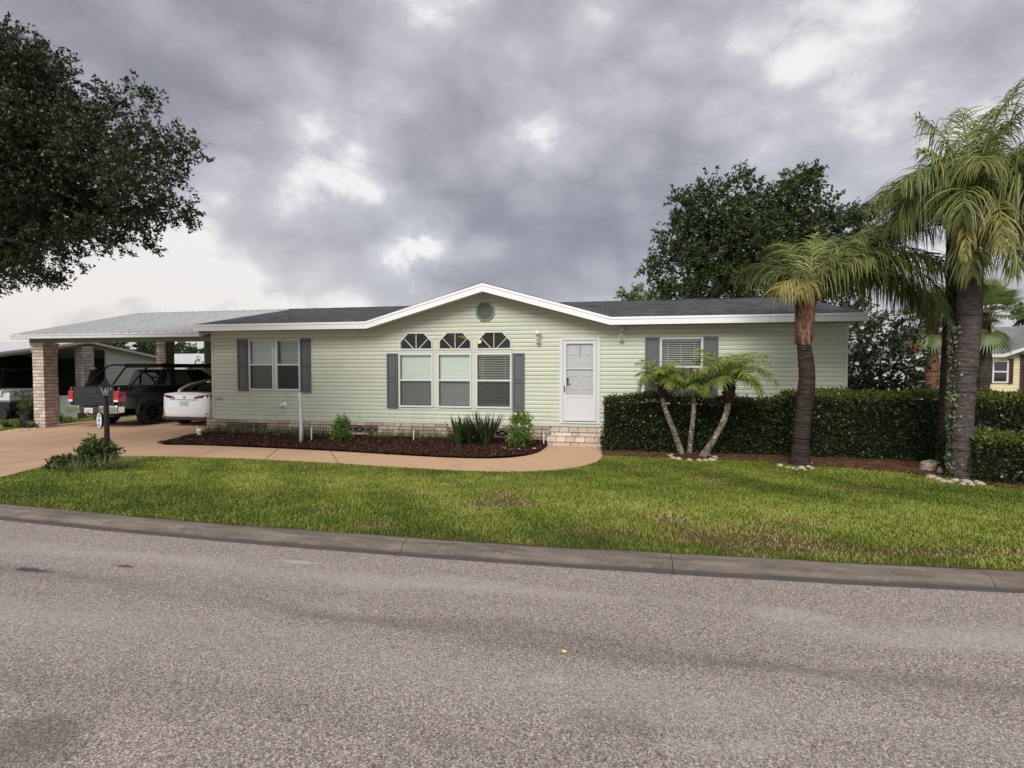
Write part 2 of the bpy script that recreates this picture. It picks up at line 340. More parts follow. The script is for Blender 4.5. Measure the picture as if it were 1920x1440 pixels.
n = t.noise(o, 7, 6, .7)
c = t.ramp(n, [(.3, (.16, .12, .085)), (.5, (.42, .34, .26)), (.68, (.66, .58, .49))])
finish(t, c, .85, t.noise(o, 20, 6, .7), .9, .03, spec=.2); M['rock'] = m
m, t = mat('white_car_paint'); finish(t, (.72, .73, .75), .3, coat=1.0, extra={'Coat Roughness': .05}); M['whitecar'] = m
m, t = mat('black_truck_paint'); finish(t, (.012, .012, .014), .3, coat=.8, extra={'Coat Roughness': .08}); M['blackcar'] = m
m, t = mat('grey_flare_plastic'); finish(t, (.03, .03, .032), .6); M['flare'] = m
m, t = mat('red_lens'); finish(t, (.42, .010, .016), .15, coat=1.0); M['redlens'] = m
m, t = mat('dark_red_lens'); finish(t, (.10, .006, .012), .12, coat=1.0); M['darkred'] = m
m, t = mat('clear_lens'); finish(t, (.7, .7, .7), .15, coat=1.0); M['clearlens'] = m
M['flower'] = simple('white_petals', (.8, .8, .76), .5, .05)
M['redflower'] = simple('red_seed_head', (.42, .06, .03), .6, .2)
M['yellowleaf'] = simple('fallen_yellow_leaf', (.75, .62, .08), .5, .1)

# ------------------------------------------------------------------ mesh helpers
class MB:
    def __init__(s): s.v = []; s.f = []; s.tn = []; s.mi = []
    def add(s, vs, fs, tn=.5, mi=0):
        b = len(s.v); s.v.extend(tuple(x) for x in vs)
        for f in fs: s.f.append([b+i for i in f]); s.tn.append(tn); s.mi.append(mi)
    def box(s, x0, x1, y0, y1, z0, z1, tn=.5, mi=0, cham=0):
        if cham:
            c = cham; vs = []
            for z, k in ((z0, c), (z0+c, 0), (z1-c, 0), (z1, c)):
                vs += [(x0+k, y0+k, z), (x1-k, y0+k, z), (x1-k, y1-k, z), (x0+k, y1-k, z)]
            fs = [(3, 2, 1, 0), (12, 13, 14, 15)]
            for l in range(3):
                for i in range(4): a = l*4+i; b = l*4+(i+1) % 4; fs.append((a, b, b+4, a+4))
            s.add(vs, fs, tn, mi); return
        s.add([(x0, y0, z0), (x1, y0, z0), (x1, y1, z0), (x0, y1, z0), (x0, y0, z1), (x1, y0, z1), (x1, y1, z1), (x0, y1, z1)],
              [(3, 2, 1, 0), (4, 5, 6, 7), (0, 1, 5, 4), (1, 2, 6, 5), (2, 3, 7, 6), (3, 0, 4, 7)], tn, mi)
    def tube(s, pts, rad, n=8, tn=.5, mi=0, cap=True):
        pts = [Vector(p) for p in pts]; k = len(pts)
        rad = rad if isinstance(rad, (list, tuple)) else [rad]*k
        vs = []; ref = None
        for i, p in enumerate(pts):
            d = (pts[min(i+1, k-1)]-pts[max(i-1, 0)]); d = d.normalized() if d.length > 1e-9 else Vector((0, 0, 1))
            if ref is None: ref = Vector((1, 0, 0)) if abs(d.x) < .8 else Vector((0, 1, 0))
            a = (ref - d*ref.dot(d)).normalized(); b = d.cross(a); ref = a
            for j in range(n):
                t = 2*math.pi*j/n; vs.append(p+(a*math.cos(t)+b*math.sin(t))*rad[i])
        fs = [(i*n+j, i*n+(j+1) % n, (i+1)*n+(j+1) % n, (i+1)*n+j) for i in range(k-1) for j in range(n)]
        if cap: fs += [tuple(range(n-1, -1, -1)), tuple((k-1)*n+j for j in range(n))]
        s.add(vs, fs, tn, mi)
    def lathe(s, c, prof, n=16, tn=.5, mi=0):
        vs = []; k = len(prof)
        for r, z in prof:
            for j in range(n): t = 2*math.pi*j/n; vs.append((c[0]+r*math.cos(t), c[1]+r*math.sin(t), c[2]+z))
        fs = [(i*n+j, i*n+(j+1) % n, (i+1)*n+(j+1) % n, (i+1)*n+j) for i in range(k-1) for j in range(n)]
        fs += [tuple(range(n-1, -1, -1)), tuple((k-1)*n+j for j in range(n))]
        s.add(vs, fs, tn, mi)
    def prism(s, poly, a0, a1, axis='y', tn=.5, mi=0):
        # poly in the plane across axis: y -> (x,z), x -> (y,z), z -> (x,y)
        mp = {'y': lambda p, a: (p[0], a, p[1]), 'x': lambda p, a: (a, p[0], p[1]), 'z': lambda p, a: (p[0], p[1], a)}[axis]
        n = len(poly); vs = [mp(p, a0) for p in poly]+[mp(p, a1) for p in poly]
        fs = [tuple(range(n-1, -1, -1)), tuple(range(n, 2*n))]+[(i, (i+1) % n, n+(i+1) % n, n+i) for i in range(n)]
        s.add(vs, fs, tn, mi)
    def quad(s, a, b, c, d, tn=.5, mi=0): s.add([a, b, c, d], [(0, 1, 2, 3)], tn, mi)
    def build(s, name, m, parent=None, smooth=False, bevel=0, sub=0, fix=True, autosm=False):
        me = bpy.data.meshes.new(name); me.from_pydata(s.v, [], s.f)
        for x in (m if isinstance(m, (list, tuple)) else [m]): me.materials.append(x)
        if fix:
            import bmesh
            b = bmesh.new(); b.from_mesh(me); bmesh.ops.recalc_face_normals(b, faces=b.faces); b.to_mesh(me); b.free()
        at_ = me.attributes.new('tint', 'FLOAT', 'FACE'); at_.data.foreach_set('value', s.tn)
        me.polygons.foreach_set('material_index', s.mi)
        if smooth: me.polygons.foreach_set('use_smooth', [True]*len(me.polygons))
        me.update()
        return link(name, me, parent, bevel, sub)
INV = {}
def link(name, me, parent=None, bevel=0, sub=0):
    o = bpy.data.objects.new(name, me); COL.objects.link(o)
    if bevel:
        md = o.modifiers.new('bevel', 'BEVEL'); md.width = bevel; md.segments = 2; md.limit_method = 'ANGLE'; md.angle_limit = R(35)
    if sub:
        md = o.modifiers.new('sub', 'SUBSURF'); md.levels = sub; md.render_levels = sub
    if parent is not None:
        o.parent = parent
        if parent.name in INV: o.matrix_parent_inverse = INV[parent.name]
    return o
def npmesh(name, V, Fq, tn, m, parent=None, smooth=False, mi=None):
    """V (n,3) float array, Fq (k,c) index array of equal-sized faces, tn (k,)"""
    me = bpy.data.meshes.new(name); nv = len(V); nf, c = Fq.shape
    me.vertices.add(nv); me.vertices.foreach_set('co', np.ascontiguousarray(V, np.float32).ravel())
    me.loops.add(nf*c); me.loops.foreach_set('vertex_index', np.ascontiguousarray(Fq, np.int32).ravel())
    me.polygons.add(nf); me.polygons.foreach_set('loop_start', np.arange(0, nf*c, c, dtype=np.int32)); me.polygons.foreach_set('loop_total', np.full(nf, c, np.int32))
    for x in (m if isinstance(m, (list, tuple)) else [m]): me.materials.append(x)
    if mi is not None: me.polygons.foreach_set('material_index', np.asarray(mi, np.int32))
    a = me.attributes.new('tint', 'FLOAT', 'FACE'); a.data.foreach_set('value', np.asarray(tn, np.float32))
    if smooth: me.polygons.foreach_set('use_smooth', np.ones(nf, bool))
    me.update(calc_edges=True)
    return link(name, me, parent)
def thing(name, label, cat, loc=(0, 0, 0), group=None):
    o = bpy.data.objects.new(name, None); COL.objects.link(o); o.location = loc; o.empty_display_size = .2
    INV[o.name] = Matrix.Translation(-Vector(loc))
    return tag(o, label, cat, group)
def tag(o, label, cat, group=None):
    o['label'] = label; o['category'] = cat
    if group: o['group'] = group
    return o
def struct(o, kind='structure'): o['kind'] = kind; return o
def sub(parent, name, mb, m, **k): return mb.build(name, m, parent, **k)

def norm(a): return a/np.maximum(np.linalg.norm(a, axis=-1, keepdims=True), 1e-9)
def leaf_quads(P, D, L, Wd, up=None):
    """diamond leaves from base P along D, length L, width Wd -> V, F"""
    n = len(P); L = np.asarray(L).reshape(-1, 1)*np.ones((n, 1)); Wd = np.asarray(Wd).reshape(-1, 1)*np.ones((n, 1))
    r = norm(rng.normal(size=(n, 3))) if up is None else up
    sd = norm(np.cross(D, r)); nn = np.cross(sd, D)
    a = P; b = P+D*L*.45+sd*Wd*.5+nn*L*.06; c = P+D*L; d = P+D*L*.45-sd*Wd*.5+nn*L*.06
    V = np.stack([a, b, c, d], 1).reshape(-1, 3); Fq = np.arange(4*n).reshape(-1, 4)
    return V, Fq
def twig_leaves(T, D, per, tl, L, Wd, spread=.8):
    """T (m,3) twig bases, D (m,3) directions: 'per' leaves along each"""
    m = len(T); s = rng.random((m, per, 1))
    P = T[:, None, :]+D[:, None, :]*s*tl+rng.normal(size=(m, per, 3))*tl*.07
    DD = norm(D[:, None, :]*.5+rng.normal(size=(m, per, 3))*spread)
    return leaf_quads(P.reshape(-1, 3), DD.reshape(-1, 3), L*(.7+.6*rng.random(m*per)), Wd*(.7+.6*rng.random(m*per)))
def vnoise(P, sc, seed=0):
    # cheap smooth pseudo noise from summed sines, 0..1
    r = np.random.default_rng(seed); v = np.zeros(len(P))
    for k in range(7):
        d = r.normal(size=3); ph = r.random()*6.28; fr = sc*(1+.5*k)
        v += np.sin(P@(d/np.linalg.norm(d))*fr+ph)/(1+.35*k)
    return .5+v/6.4
def clump_crown(name, clumps, dens, m, parent, twl=.35, per=14, L=.07, Wd=.035, hole=.42, seed=1, nsc=3.0, droop=0.0, shell=.55):
    """twigs spread through the volume of ellipsoid clumps (cx,cy,cz,rx,ry,rz), thinned by a 3-D noise so that gaps show"""
    Ts, Ds = [], []
    for (cx, cy, cz, rx, ry, rz) in clumps:
        n = int(dens*4.19*rx*ry*rz); n = max(n, 40)
        d = norm(rng.normal(size=(n, 3))); r = shell+(1-shell)*rng.random((n, 1))**.7
        r = r*(1+.25*(vnoise(d*2.2+cx, 2.5, seed+3)[:, None]-.5)*2)
        P = np.array([cx, cy, cz])+d*r*np.array([rx, ry, rz])
        D = norm(d*np.array([1, 1, .8])+rng.normal(size=(n, 3))*.55+np.array([0, 0, -droop]))
        k = vnoise(P, nsc, seed) > hole
        Ts.append(P[k]); Ds.append(D[k])
    T = np.concatenate(Ts); D = np.concatenate(Ds)
    V, Fq = twig_leaves(T, D, per, twl, L, Wd)
    tn = np.clip(.5+rng.normal(size=len(Fq))*.22+.25*(np.repeat(vnoise(T, 1.2, seed+9), per)-.5), 0, 1)
    o = npmesh(name, V, Fq, tn, m, parent)
    return T, D
def twigs(name, T, D, ln, rad, m, parent):
    n = len(T); s = norm(np.cross(D, rng.normal(size=(n, 3)))); u = np.cross(D, s)
    A = T-D*ln*.6; B = T+D*ln
    V = np.stack([A+s*rad, A-s*rad*.5+u*rad*.9, A-s*rad*.5-u*rad*.9, B], 1).reshape(-1, 3)
    b = (np.arange(n)*4)[:, None]
    Fq = np.concatenate([b+np.array([0, 1, 3]), b+np.array([1, 2, 3]), b+np.array([2, 0, 3])])
    return npmesh(name, V, Fq, np.full(len(Fq), .5), m, parent)
def text_mesh(name, txt, size, m, parent, mat4, ext=.004):
    cu = bpy.data.curves.new(name, 'FONT'); cu.body = txt; cu.size = size; cu.extrude = ext; cu.align_x = 'CENTER'; cu.align_y = 'CENTER'; cu.resolution_u = 3
    tmp = bpy.data.objects.new(name+'_tmp', cu); COL.objects.link(tmp)
    dg = bpy.context.evaluated_depsgraph_get(); me = bpy.data.meshes.new_from_object(tmp.evaluated_get(dg))
    bpy.data.objects.remove(tmp); bpy.data.curves.remove(cu)
    me.transform(mat4); me.materials.clear(); me.materials.append(m); me.name = name
    return link(name, me, parent)
FRONT = lambda x, y, z: Matrix.Translation((x, y, z)) @ Matrix.Rotation(R(90), 4, 'X')

# ------------------------------------------------------------------ ground, street, kerb
def sm(a, b, x): t = min(1, max(0, (x-a)/(b-a))); return t*t*(3-2*t)
def yk(x):
    d = x+2
    if abs(d) < 10: return 4.95+.007*d*d
    return 4.95+.7+(abs(d)-10)*.14
def zg(x, y):
    d = y-yk(x)
    return -.025-.155*sm(0, 4.2, d)
def zgn(X, Y):
    d = Y-ykn(X); t = np.clip(d/4.2, 0, 1); return -.025-.155*t*t*(3-2*t)
def ykn(X):
    d = np.abs(X+2); return np.where(d < 10, 4.95+.007*d*d, 5.65+(d-10)*.14)
def dens(a, b, st): n = max(1, int(round((b-a)/st))); return [a+(b-a)*i/n for i in range(n+1)]
xs = [-400, -200, -100, -60, -40]+dens(-30, 14, .5)+[20, 40, 60, 100, 200, 400]
mb = MB(); offs = [0, .5, 1, 1.5, 2, 2.5, 3, 3.6, 4.3, 6, 10, 20, 40, 90, 250, 900]
vs = [(x, yk(x)+o, zg(x, yk(x)+o)-.012) for o in offs for x in xs]; n = len(xs)
mb.add(vs, [(j*n+i, j*n+i+1, (j+1)*n+i+1, (j+1)*n+i) for j in range(len(offs)-1) for i in range(n-1)])
struct(mb.build('ground', M['farlawn'], smooth=True))
mb = MB(); vs = []; offs = [-60, -12, -7, -6, -4, -3, -2, -1.2, -.8, -.37]
for o in offs:
    for x in xs:
        z = -.082 if o == -.37 else -.082+.089*sm(-.37, -3.2, o) if o > -7 else 0.007
        vs.append((x, yk(x)+o, z))
mb.add(vs, [(j*n+i, j*n+i+1, (j+1)*n+i+1, (j+1)*n+i) for j in range(len(offs)-1) for i in range(n-1)])
struct(mb.build('road', M['asphalt'], smooth=True))
mb = MB(); J = [-2.05+2.58*k for k in range(-14, 12)]
prof = [(.0, -.03), (-.045, -.026), (-.13, -.034), (-.185, -.06), (-.205, -.090), (-.209, -.120), (-.222, -.120), (-.226, -.099), (-.37, -.080), (-.37, -.2), (0, -.2)]
for a, b in zip(J[:-1], J[1:]):
    X = dens(a+.003, b-.003, .43); vs = []
    for x in X:
        h = .003*math.sin(x*1.7)
        for dy, z in prof: vs.append((x, yk(x)+dy+.006*math.sin(x*5+1), z+h if z > -.15 else z))
    k = len(prof); fs = [(i*k+j, (i+1)*k+j, (i+1)*k+(j+1) % k, i*k+(j+1) % k) for i in range(len(X)-1) for j in range(k)]
    fs += [tuple(range(k)), tuple((len(X)-1)*k+j for j in range(k-1, -1, -1))]
    mb.add(vs, fs)
    for q in range(len(X)-1):
        for j in (5, 6, 7, 8): mb.mi[-len(fs)+q*k+j] = 1
M['gutterpan'] = simple('dirty_gutter_concrete', (.085, .072, .062), .85, .35, 9, bump=.2)
struct(mb.build('kerb', [M['kerb'], M['gutterpan']]))
mb = MB(); mb.add([(x, yk(x)+o, -.14) for o in (-.6, .1) for x in xs], [(i, i+1, n+i+1, n+i) for i in range(n-1)])
struct(mb.build('gutter_bed', M['core']))

def inpoly(X, Y, poly):
    ins = np.zeros(len(X), bool); k = len(poly)
    for i in range(k):
        x1, y1 = poly[i]; x2, y2 = poly[(i+1) % k]
        c = ((y1 > Y) != (y2 > Y)) & (X < (x2-x1)*(Y-y1)/(y2-y1+1e-12)+x1)
        ins ^= c
    return ins
def slab(name, poly, top, m, thick=.12, cell=.0, zf=None):
    mb = MB(); mb.prism(poly, top-thick, top, 'z'); return struct(mb.build(name, m))
def spl(pts, k=6):
    out = []
    for i in range(len(pts)-1):
        p0 = pts[max(i-1, 0)]; p1 = pts[i]; p2 = pts[i+1]; p3 = pts[min(i+2, len(pts)-1)]
        for j in range(k):
            t = j/k; out.append(tuple(.5*((2*p1[a])+(-p0[a]+p2[a])*t+(2*p0[a]-5*p1[a]+4*p2[a]-p3[a])*t*t+(-p0[a]+3*p1[a]-3*p2[a]+p3[a])*t**3) for a in range(len(p1))))
    return out+[tuple(pts[-1])]
G = -.18
# walk outline: front edge (lawn side) right -> left, back edge left -> right
pf = spl([(-.24, 12.40), (-.24, 10.9), (-.42, 10.15), (-.95, 9.45), (-1.86, 9.08), (-3.38, 9.05), (-5.7, 9.25), (-7.81, 9.33), (-9.9, 9.12), (-10.6, 9.05)])
pb = spl([(-10.6, 10.6), (-9.45, 10.7), (-6.49, 10.56), (-3.84, 10.26), (-2.6, 10.28), (-1.95, 10.62), (-1.62, 11.3), (-1.55, 12.40)])
walk = pf+pb
def cut_walk():
    # concrete flags separated by sawn joints: slice the ribbon into pieces between joint lines
    mb = MB()
    k = 46
    def along(c, n):
        L = [0]
        for a, b in zip(c[:-1], c[1:]): L.append(L[-1]+math.dist(a, b))
        out = []
        for i in range(n+1):
            s = L[-1]*i/n; j = max(q for q in range(len(L)) if L[q] <= s+1e-9); j = min(j, len(c)-2)
            t = (s-L[j])/(L[j+1]-L[j]); out.append((c[j][0]*(1-t)+c[j+1][0]*t, c[j][1]*(1-t)+c[j+1][1]*t))
        return out
    A = along(pf, k); B = along(pb[::-1], k)
    js = [0, 9, 15, 21, 27, 33, 39, 46]
    for a, b in zip(js[:-1], js[1:]):
        P = [list(A[i]) for i in range(a, b+1)]; Q = [list(B[i]) for i in range(a, b+1)]
        for L_ in (P, Q):
            g = .012
            if a: d = Vector((L_[1][0]-L_[0][0], L_[1][1]-L_[0][1])).normalized(); L_[0][0] += d.x*g; L_[0][1] += d.y*g
            if b < 46: d = Vector((L_[-1][0]-L_[-2][0], L_[-1][1]-L_[-2][1])).normalized(); L_[-1][0] -= d.x*g; L_[-1][1] -= d.y*g
        vs = [(x, y, z) for z in (-.26, -.163) for (x, y) in P+Q]; n_ = len(P); m_ = 2*n_
        fs = []
        for i in range(n_-1):
            fs += [(m_+i, m_+i+1, m_+n_+i+1, m_+n_+i), (i, n_+i, n_+i+1, i+1), (i, i+1, m_+i+1, m_+i), (n_+i+1, n_+i, m_+n_+i, m_+n_+i+1)]
        fs += [(0, m_, m_+n_, n_), (n_-1, 2*n_-1, m_+2*n_-1, m_+n_-1)]
        mb.add(vs, fs)
    return mb
struct(cut_walk().build('path', M['path']))
mb = MB(); mb.prism(walk, -.30, -.176, 'z'); struct(mb.build('path_bed', M['core']))
# driveway
dl = [(-13.4, yk(-13.4)+.02), (-13.5, 7.4), (-15.4, 9.5), (-17.4, 11.3), (-17.95, 12.6), (-17.95, 21.2)]
dr = [(-11.45, 21.2), (-11.45, 13.1), (-10.9, 10.75), (-10.6, 10.6), (-10.6, 9.05), (-10.45, 8.4), (-10.15, 7.5), (-9.6, 6.5), (-9.35, 5.9), (-9.0, yk(-9)+.02)]
fr_ = [(x, yk(x)+.005) for x in dens(-9.6, -24, 1.2)]
poly = dl+dr
mb = MB()
# gridded so that it follows the fall of the ground
jx = [-24.5, -20.5, -17.0, -13.9, -10.3, -8.9]; jy = [4.9, 8.3, 11.2, 14.2, 17.4, 21.3]
cells = [(a+.006, b-.006, c+.006, d-.006) for a, b in zip(jx[:-1], jx[1:]) for c, d in zip(jy[:-1], jy[1:])]
def clip(poly, ax, val, keep_gt):
    out = []
    for i in range(len(poly)):
        p, q = poly[i], poly[(i+1) % len(poly)]; a = (p[ax] > val) == keep_gt; b = (q[ax] > val) == keep_gt
        if a: out.append(p)
        if a != b: t = (val-p[ax])/(q[ax]-p[ax]); out.append((p[0]+(q[0]-p[0])*t, p[1]+(q[1]-p[1])*t))
    return out
def drive_mesh(cells, dz):
    mb = MB()
    for (a, b, c, d) in cells:
        cy = dens(c, d, .75)
        for y0, y1 in zip(cy[:-1], cy[1:]):
            q = poly
            for ax, v_, kg in ((0, a, True), (0, b, False), (1, y0, True), (1, y1, False)):
                q = clip(q, ax, v_, kg) if q else q
            if len(q) >= 3: mb.add([(x, y, (max(zg(x, y)+.016, -.166) if y < 9.5 else -.166)+dz) for x, y in q], [tuple(range(len(q)))])
    return mb
struct(drive_mesh(cells, 0).build('driveway', M['drive']))
struct(drive_mesh([(a-.006, b+.006, c-.006, d+.006) for a, b, c, d in cells], -.008).build('driveway_joint', M['core']))

# mulch bed: heaped base plus many chips
bed = [(-11.0, 10.72)]+[(x, y+.0) for x, y in pb if x > -10.3]+[(-1.6, 12.88), (-11.45, 12.88), (-11.3, 11.9)]
def bedz(X, Y, h=.05): return -.165+h*(.4+.6*vnoise(np.stack([X, Y, X*0], 1), 2.5, 5))
def chips(name, poly, cnt, m, zf, L=.05, Wd=.016, kind='stuff', lab=None, flat=.25):
    xs_, ys_ = zip(*poly); X = rng.uniform(min(xs_), max(xs_), cnt); Y = rng.uniform(min(ys_), max(ys_), cnt)
    k = inpoly(X, Y, poly); X = X[k]; Y = Y[k]; n = len(X)
    D = norm(np.stack([rng.normal(size=n), rng.normal(size=n), rng.normal(size=n)*flat], 1))
    P = np.stack([X, Y, zf(X, Y)+.008+rng.random(n)*.012], 1)
    V, Fq = leaf_quads(P, D, L*(.5+rng.random(n)), Wd*(.6+.8*rng.random(n)), up=norm(np.stack([rng.normal(size=n)*.5, rng.normal(size=n)*.5, np.ones(n)], 1)))
    o = npmesh(name, V, Fq, rng.random(n)**1.3, m); struct(o, kind)
    if lab: o['label'] = lab[0]; o['category'] = lab[1]
    return o
def sheet(name, poly, zf, m, st=.2):
    xs_, ys_ = zip(*poly); mb = MB()
    gx = dens(min(xs_), max(xs_), st); gy = dens(min(ys_), max(ys_), st)
    for a, b in zip(gx[:-1], gx[1:]):
        for c, d in zip(gy[:-1], gy[1:]):
            q = poly
            for ax, v_, kg in ((0, a, True), (0, b, False), (1, c, True), (1, d, False)): q = clip(q, ax, v_, kg) if q else q
            if len(q) >= 3:
                X = np.array([p[0] for p in q]); Y = np.array([p[1] for p in q]); Z = zf(X, Y)
                mb.add([(x, y, z) for x, y, z in zip(X, Y, Z)], [tuple(range(len(q)))], tn=.3)
    return mb.build(name, m, smooth=True)
struct(sheet('mulch_bed', bed, bedz, M['mulch']))
chips('mulch_chips', bed, 60000, M['mulch'], bedz, lab=('dark red brown bark mulch chips in front of the house', 'mulch'))
soil = spl([(-.26, 11.25), (.5, 11.15), (1.6, 11.15), (2.9, 11.0), (3.9, 10.75), (4.9, 10.45), (5.6, 9.95), (6.3, 9.35), (9, 9.2), (13, 9.1)])+[(13, 12.9), (-.26, 12.9)]
soilz = lambda X, Y: -.165+.02*vnoise(np.stack([X, Y, X*0], 1), 4, 6)
struct(sheet('soil_strip', soil, soilz, M['soil']))
chips('leaf_litter', soil, 9000, M['mulch'], lambda X, Y: soilz(X, Y), .05, .02, lab=('scattered dry leaf litter on brown soil under the hedge', 'leaf litter'))

# lawn
lawnA = [(x, yk(x)+.0) for x in dens(-9.25, 13, .6)]+[(13, 9.1)]+spl([(13, 9.1), (9, 9.2), (6.3, 9.35), (5.6, 9.95), (4.9, 10.45), (3.9, 10.75), (2.9, 11.0), (1.6, 11.15), (.5, 11.15), (-.26, 11.25)])+[p for p in pf if p[0] > -10.55 and p[1] < 11.3]+[(-10.6, 9.05), (-10.45, 8.4), (-10.15, 7.5), (-9.6, 6.5), (-9.35, 5.9)]
struct(sheet('lawn', lawnA, lambda X, Y: zgn(X, Y)-.004, M['lawnground'], .35))
PATCH = [(945, 945, .32, .22, .8), (948, 925, .22, .15, .6), (1400, 1022, .62, .28, .75), (1252, 984, .2, .12, .7), (1612, 909, .33, .14, .85), (850, 903, .16, .1, .6), (1330, 888, .22, .12, .6), (1345, 903, .15, .1, .7),
         (600, 972, .2, .08, .4), (700, 1000, .2, .07, .6), (1760, 1050, .35, .08, .6), (1130, 1012, .4, .12, .3), (1560, 1045, .5, .12, .35), (780, 925, .14, .1, .4), (1475, 985, .3, .12, .35), (1020, 913, .2, .1, .3), (580, 868, .25, .1, .3), (1180, 872, .2, .14, .4), (1880, 1050, .5, .12, .4)]
def dryness(X, Y):
    d = np.zeros(len(X)); P3 = np.stack([X, Y, X*0], 1); nz = vnoise(P3, 9, 11)
    for (a, b, rx, ry, s) in PATCH:
        p = gz(a, b, -.1); q = ((X-p.x)/(rx*1.25))**2+((Y-p.y)/(ry*1.5))**2
        d = np.maximum(d, s*np.clip(1.5-q-(nz-.5)*2.2, 0, 1))
    e = np.exp(-((Y-ykn(X))/.10)**2); d = np.maximum(d, .42*e*vnoise(P3, 4, 12))
    return d
def blades(name, poly, cnt, h0, lab, wd=.006, far=False):
    xs_, ys_ = zip(*poly); X = rng.uniform(min(xs_), max(xs_), cnt); Y = rng.uniform(min(ys_), max(ys_), cnt)
    k = inpoly(X, Y, poly); X = X[k]; Y = Y[k]
    dry = dryness(X, Y); k = rng.random(len(X)) > dry*.78; X = X[k]; Y = Y[k]; dry = dry[k]; n = len(X)
    P3 = np.stack([X, Y, X*0], 1)
    h = h0*(.55+.8*rng.random(n))*(1-.5*dry)*(.75+.5*vnoise(P3, 5, 3))
    th = rng.random(n)*6.283; ln = (.35+.9*rng.random(n))*h
    z = zgn(X, Y)-.005
    dx = np.cos(th)*ln; dy = np.sin(th)*ln; sx_ = -np.sin(th+rng.normal(size=n)*.6)*wd; sy_ = np.cos(th+rng.normal(size=n)*.6)*wd
    A = np.stack([X-sx_, Y-sy_, z], 1); B = np.stack([X+sx_, Y+sy_, z], 1)
    Mx = X+dx*.4; My = Y+dy*.4; C = np.stack([Mx+sx_*.8, My+sy_*.8, z+h*.7], 1); D = np.stack([Mx-sx_*.8, My-sy_*.8, z+h*.7], 1)
    T = np.stack([X+dx, Y+dy, z+h*(.75+.3*rng.random(n))], 1)
    V = np.stack([A, B, C, D, T], 1).reshape(-1, 3); b = (np.arange(n)*5)[:, None]
    Fq = np.concatenate([b+np.array([0, 1, 2, 3]), b+np.array([3, 2, 4, 4])])
    # last vertex doubled -> use triangles instead
    Ft = np.concatenate([b+np.array([0, 1, 2]), b+np.array([0, 2, 3]), b+np.array([3, 2, 4])])
    t = np.clip(.42+rng.normal(size=n)*.17+.95*(vnoise(P3, 1.6, 21)-.5)+.5*(vnoise(P3, 7, 22)-.5), 0, 1)
    isdry = (rng.random(n) < dry*1.3+.02+.06*np.clip(vnoise(P3, 2.2, 31)-.6, 0, 1)*4)
    o = npmesh(name, V, Ft, np.tile(t, 3), [M['grass'], M['grass_dry']], mi=np.tile(isdry.astype(int), 3))
    struct(o, 'stuff'); o['label'] = lab; o['category'] = 'grass'; return o
def ring_in(poly, dy): return [(x, y+dy) for x, y in poly]
near = [p for p in lawnA]
blades('lawn_grass', near, 560000, .036, 'short green lawn grass with brown patches between kerb and walk', .0038)
sideA = [(-26, 13), (-18.3, 12.2), (-18.02, 13.2), (-18.02, 22), (-26, 22)]
struct(sheet('side_lawn', [(-26, 12), (-18.0, 12.0), (-17.97, 21.5), (-26, 21.5)], lambda X, Y: zgn(X, Y)-.004, M['lawnground'], .8))
blades('side_grass', [(-26, 12), (-18.0, 12.0), (-17.98, 20.5), (-26, 20.5)], 70000, .06, 'strip of grass between the driveway and the neighbouring carport', .009)

# ------------------------------------------------------------------ the green house
HX0, HX1, HY = -11.30, 5.15, 12.91
def siding(mb, P0, U, N, z0, z1, lap, rng_fn, openings=(), depth=.021):
    """lapped boards on a vertical wall; P0 origin, U along, N outward; rng_fn(z) -> (u0,u1); openings (u0,u1,z0,z1)"""
    P0, U, N = Vector(P0), Vector(U), Vector(N); k = 0; z = z0
    def pt(u, z_, o): return P0+U*u+N*o+Vector((0, 0, z_-P0.z))
    while z < z1-1e-4:
        zt = min(z+lap, z1)
        cuts = sorted(set([z, zt]+[q for o in openings for q in (o[2], o[3]) if z+1e-4 < q < zt-1e-4]+([z+.55*lap] if z+.55*lap < zt-1e-3 else [])))
        tn = random.random()
        for a, b in zip(cuts[:-1], cuts[1:]):
            zm = (a+b)/2; r0a, r0b = rng_fn(a); r1a, r1b = rng_fn(b)
            ivs = [(r0a, r0b, r1a, r1b)]
            segs = [(min(r0a, r1a), max(r0b, r1b))]
            for o in openings:
                if o[2] < zm < o[3]:
                    ns = []
                    for s_ in segs:
                        if o[1] <= s_[0] or o[0] >= s_[1]: ns.append(s_); continue
                        if o[0] > s_[0]: ns.append((s_[0], o[0]))
                        if o[1] < s_[1]: ns.append((o[1], s_[1]))
                    segs = ns
            of = lambda q: depth*(1 if (q-z)/lap <= .56 else 1-((q-z)/lap-.56)/.44); oa, ob = of(a), of(b)
            # butt curve: outward most at the bottom, tucked at the top
            for s0, s1 in segs:
                la0 = max(s0, r0a) if s0 <= max(r0a, r1a)+1e-6 else s0; lb0 = max(s0, r1a) if s0 <= max(r0a, r1a)+1e-6 else s0
                la1 = min(s1, r0b) if s1 >= min(r0b, r1b)-1e-6 else s1; lb1 = min(s1, r1b) if s1 >= min(r0b, r1b)-1e-6 else s1
                if la1-la0 < 1e-3: continue
                mb.quad(pt(la0, a, oa), pt(la1, a, oa), pt(lb1, b, ob), pt(lb0, b, ob), tn)
                if abs(a-z) < 1e-6: mb.quad(pt(la0, a, 0), pt(la1, a, 0), pt(la1, a, oa), pt(la0, a, oa), tn)
        z = zt
house = thing('green_house', 'single storey pale green sided house with white trim, centre gable and brick skirting', 'house', (-3, 15, G))
W1 = [(-10.095, -9.31, 1.06, 2.49), (-9.235, -8.49, 1.06, 2.49)]
W3 = [(-5.60, -4.645, .655, 2.07), (-4.525, -3.60, .655, 2.07), (-3.485, -2.545, .655, 2.07)]
W4 = [(1.085, 2.055, 1.0, 2.42)]
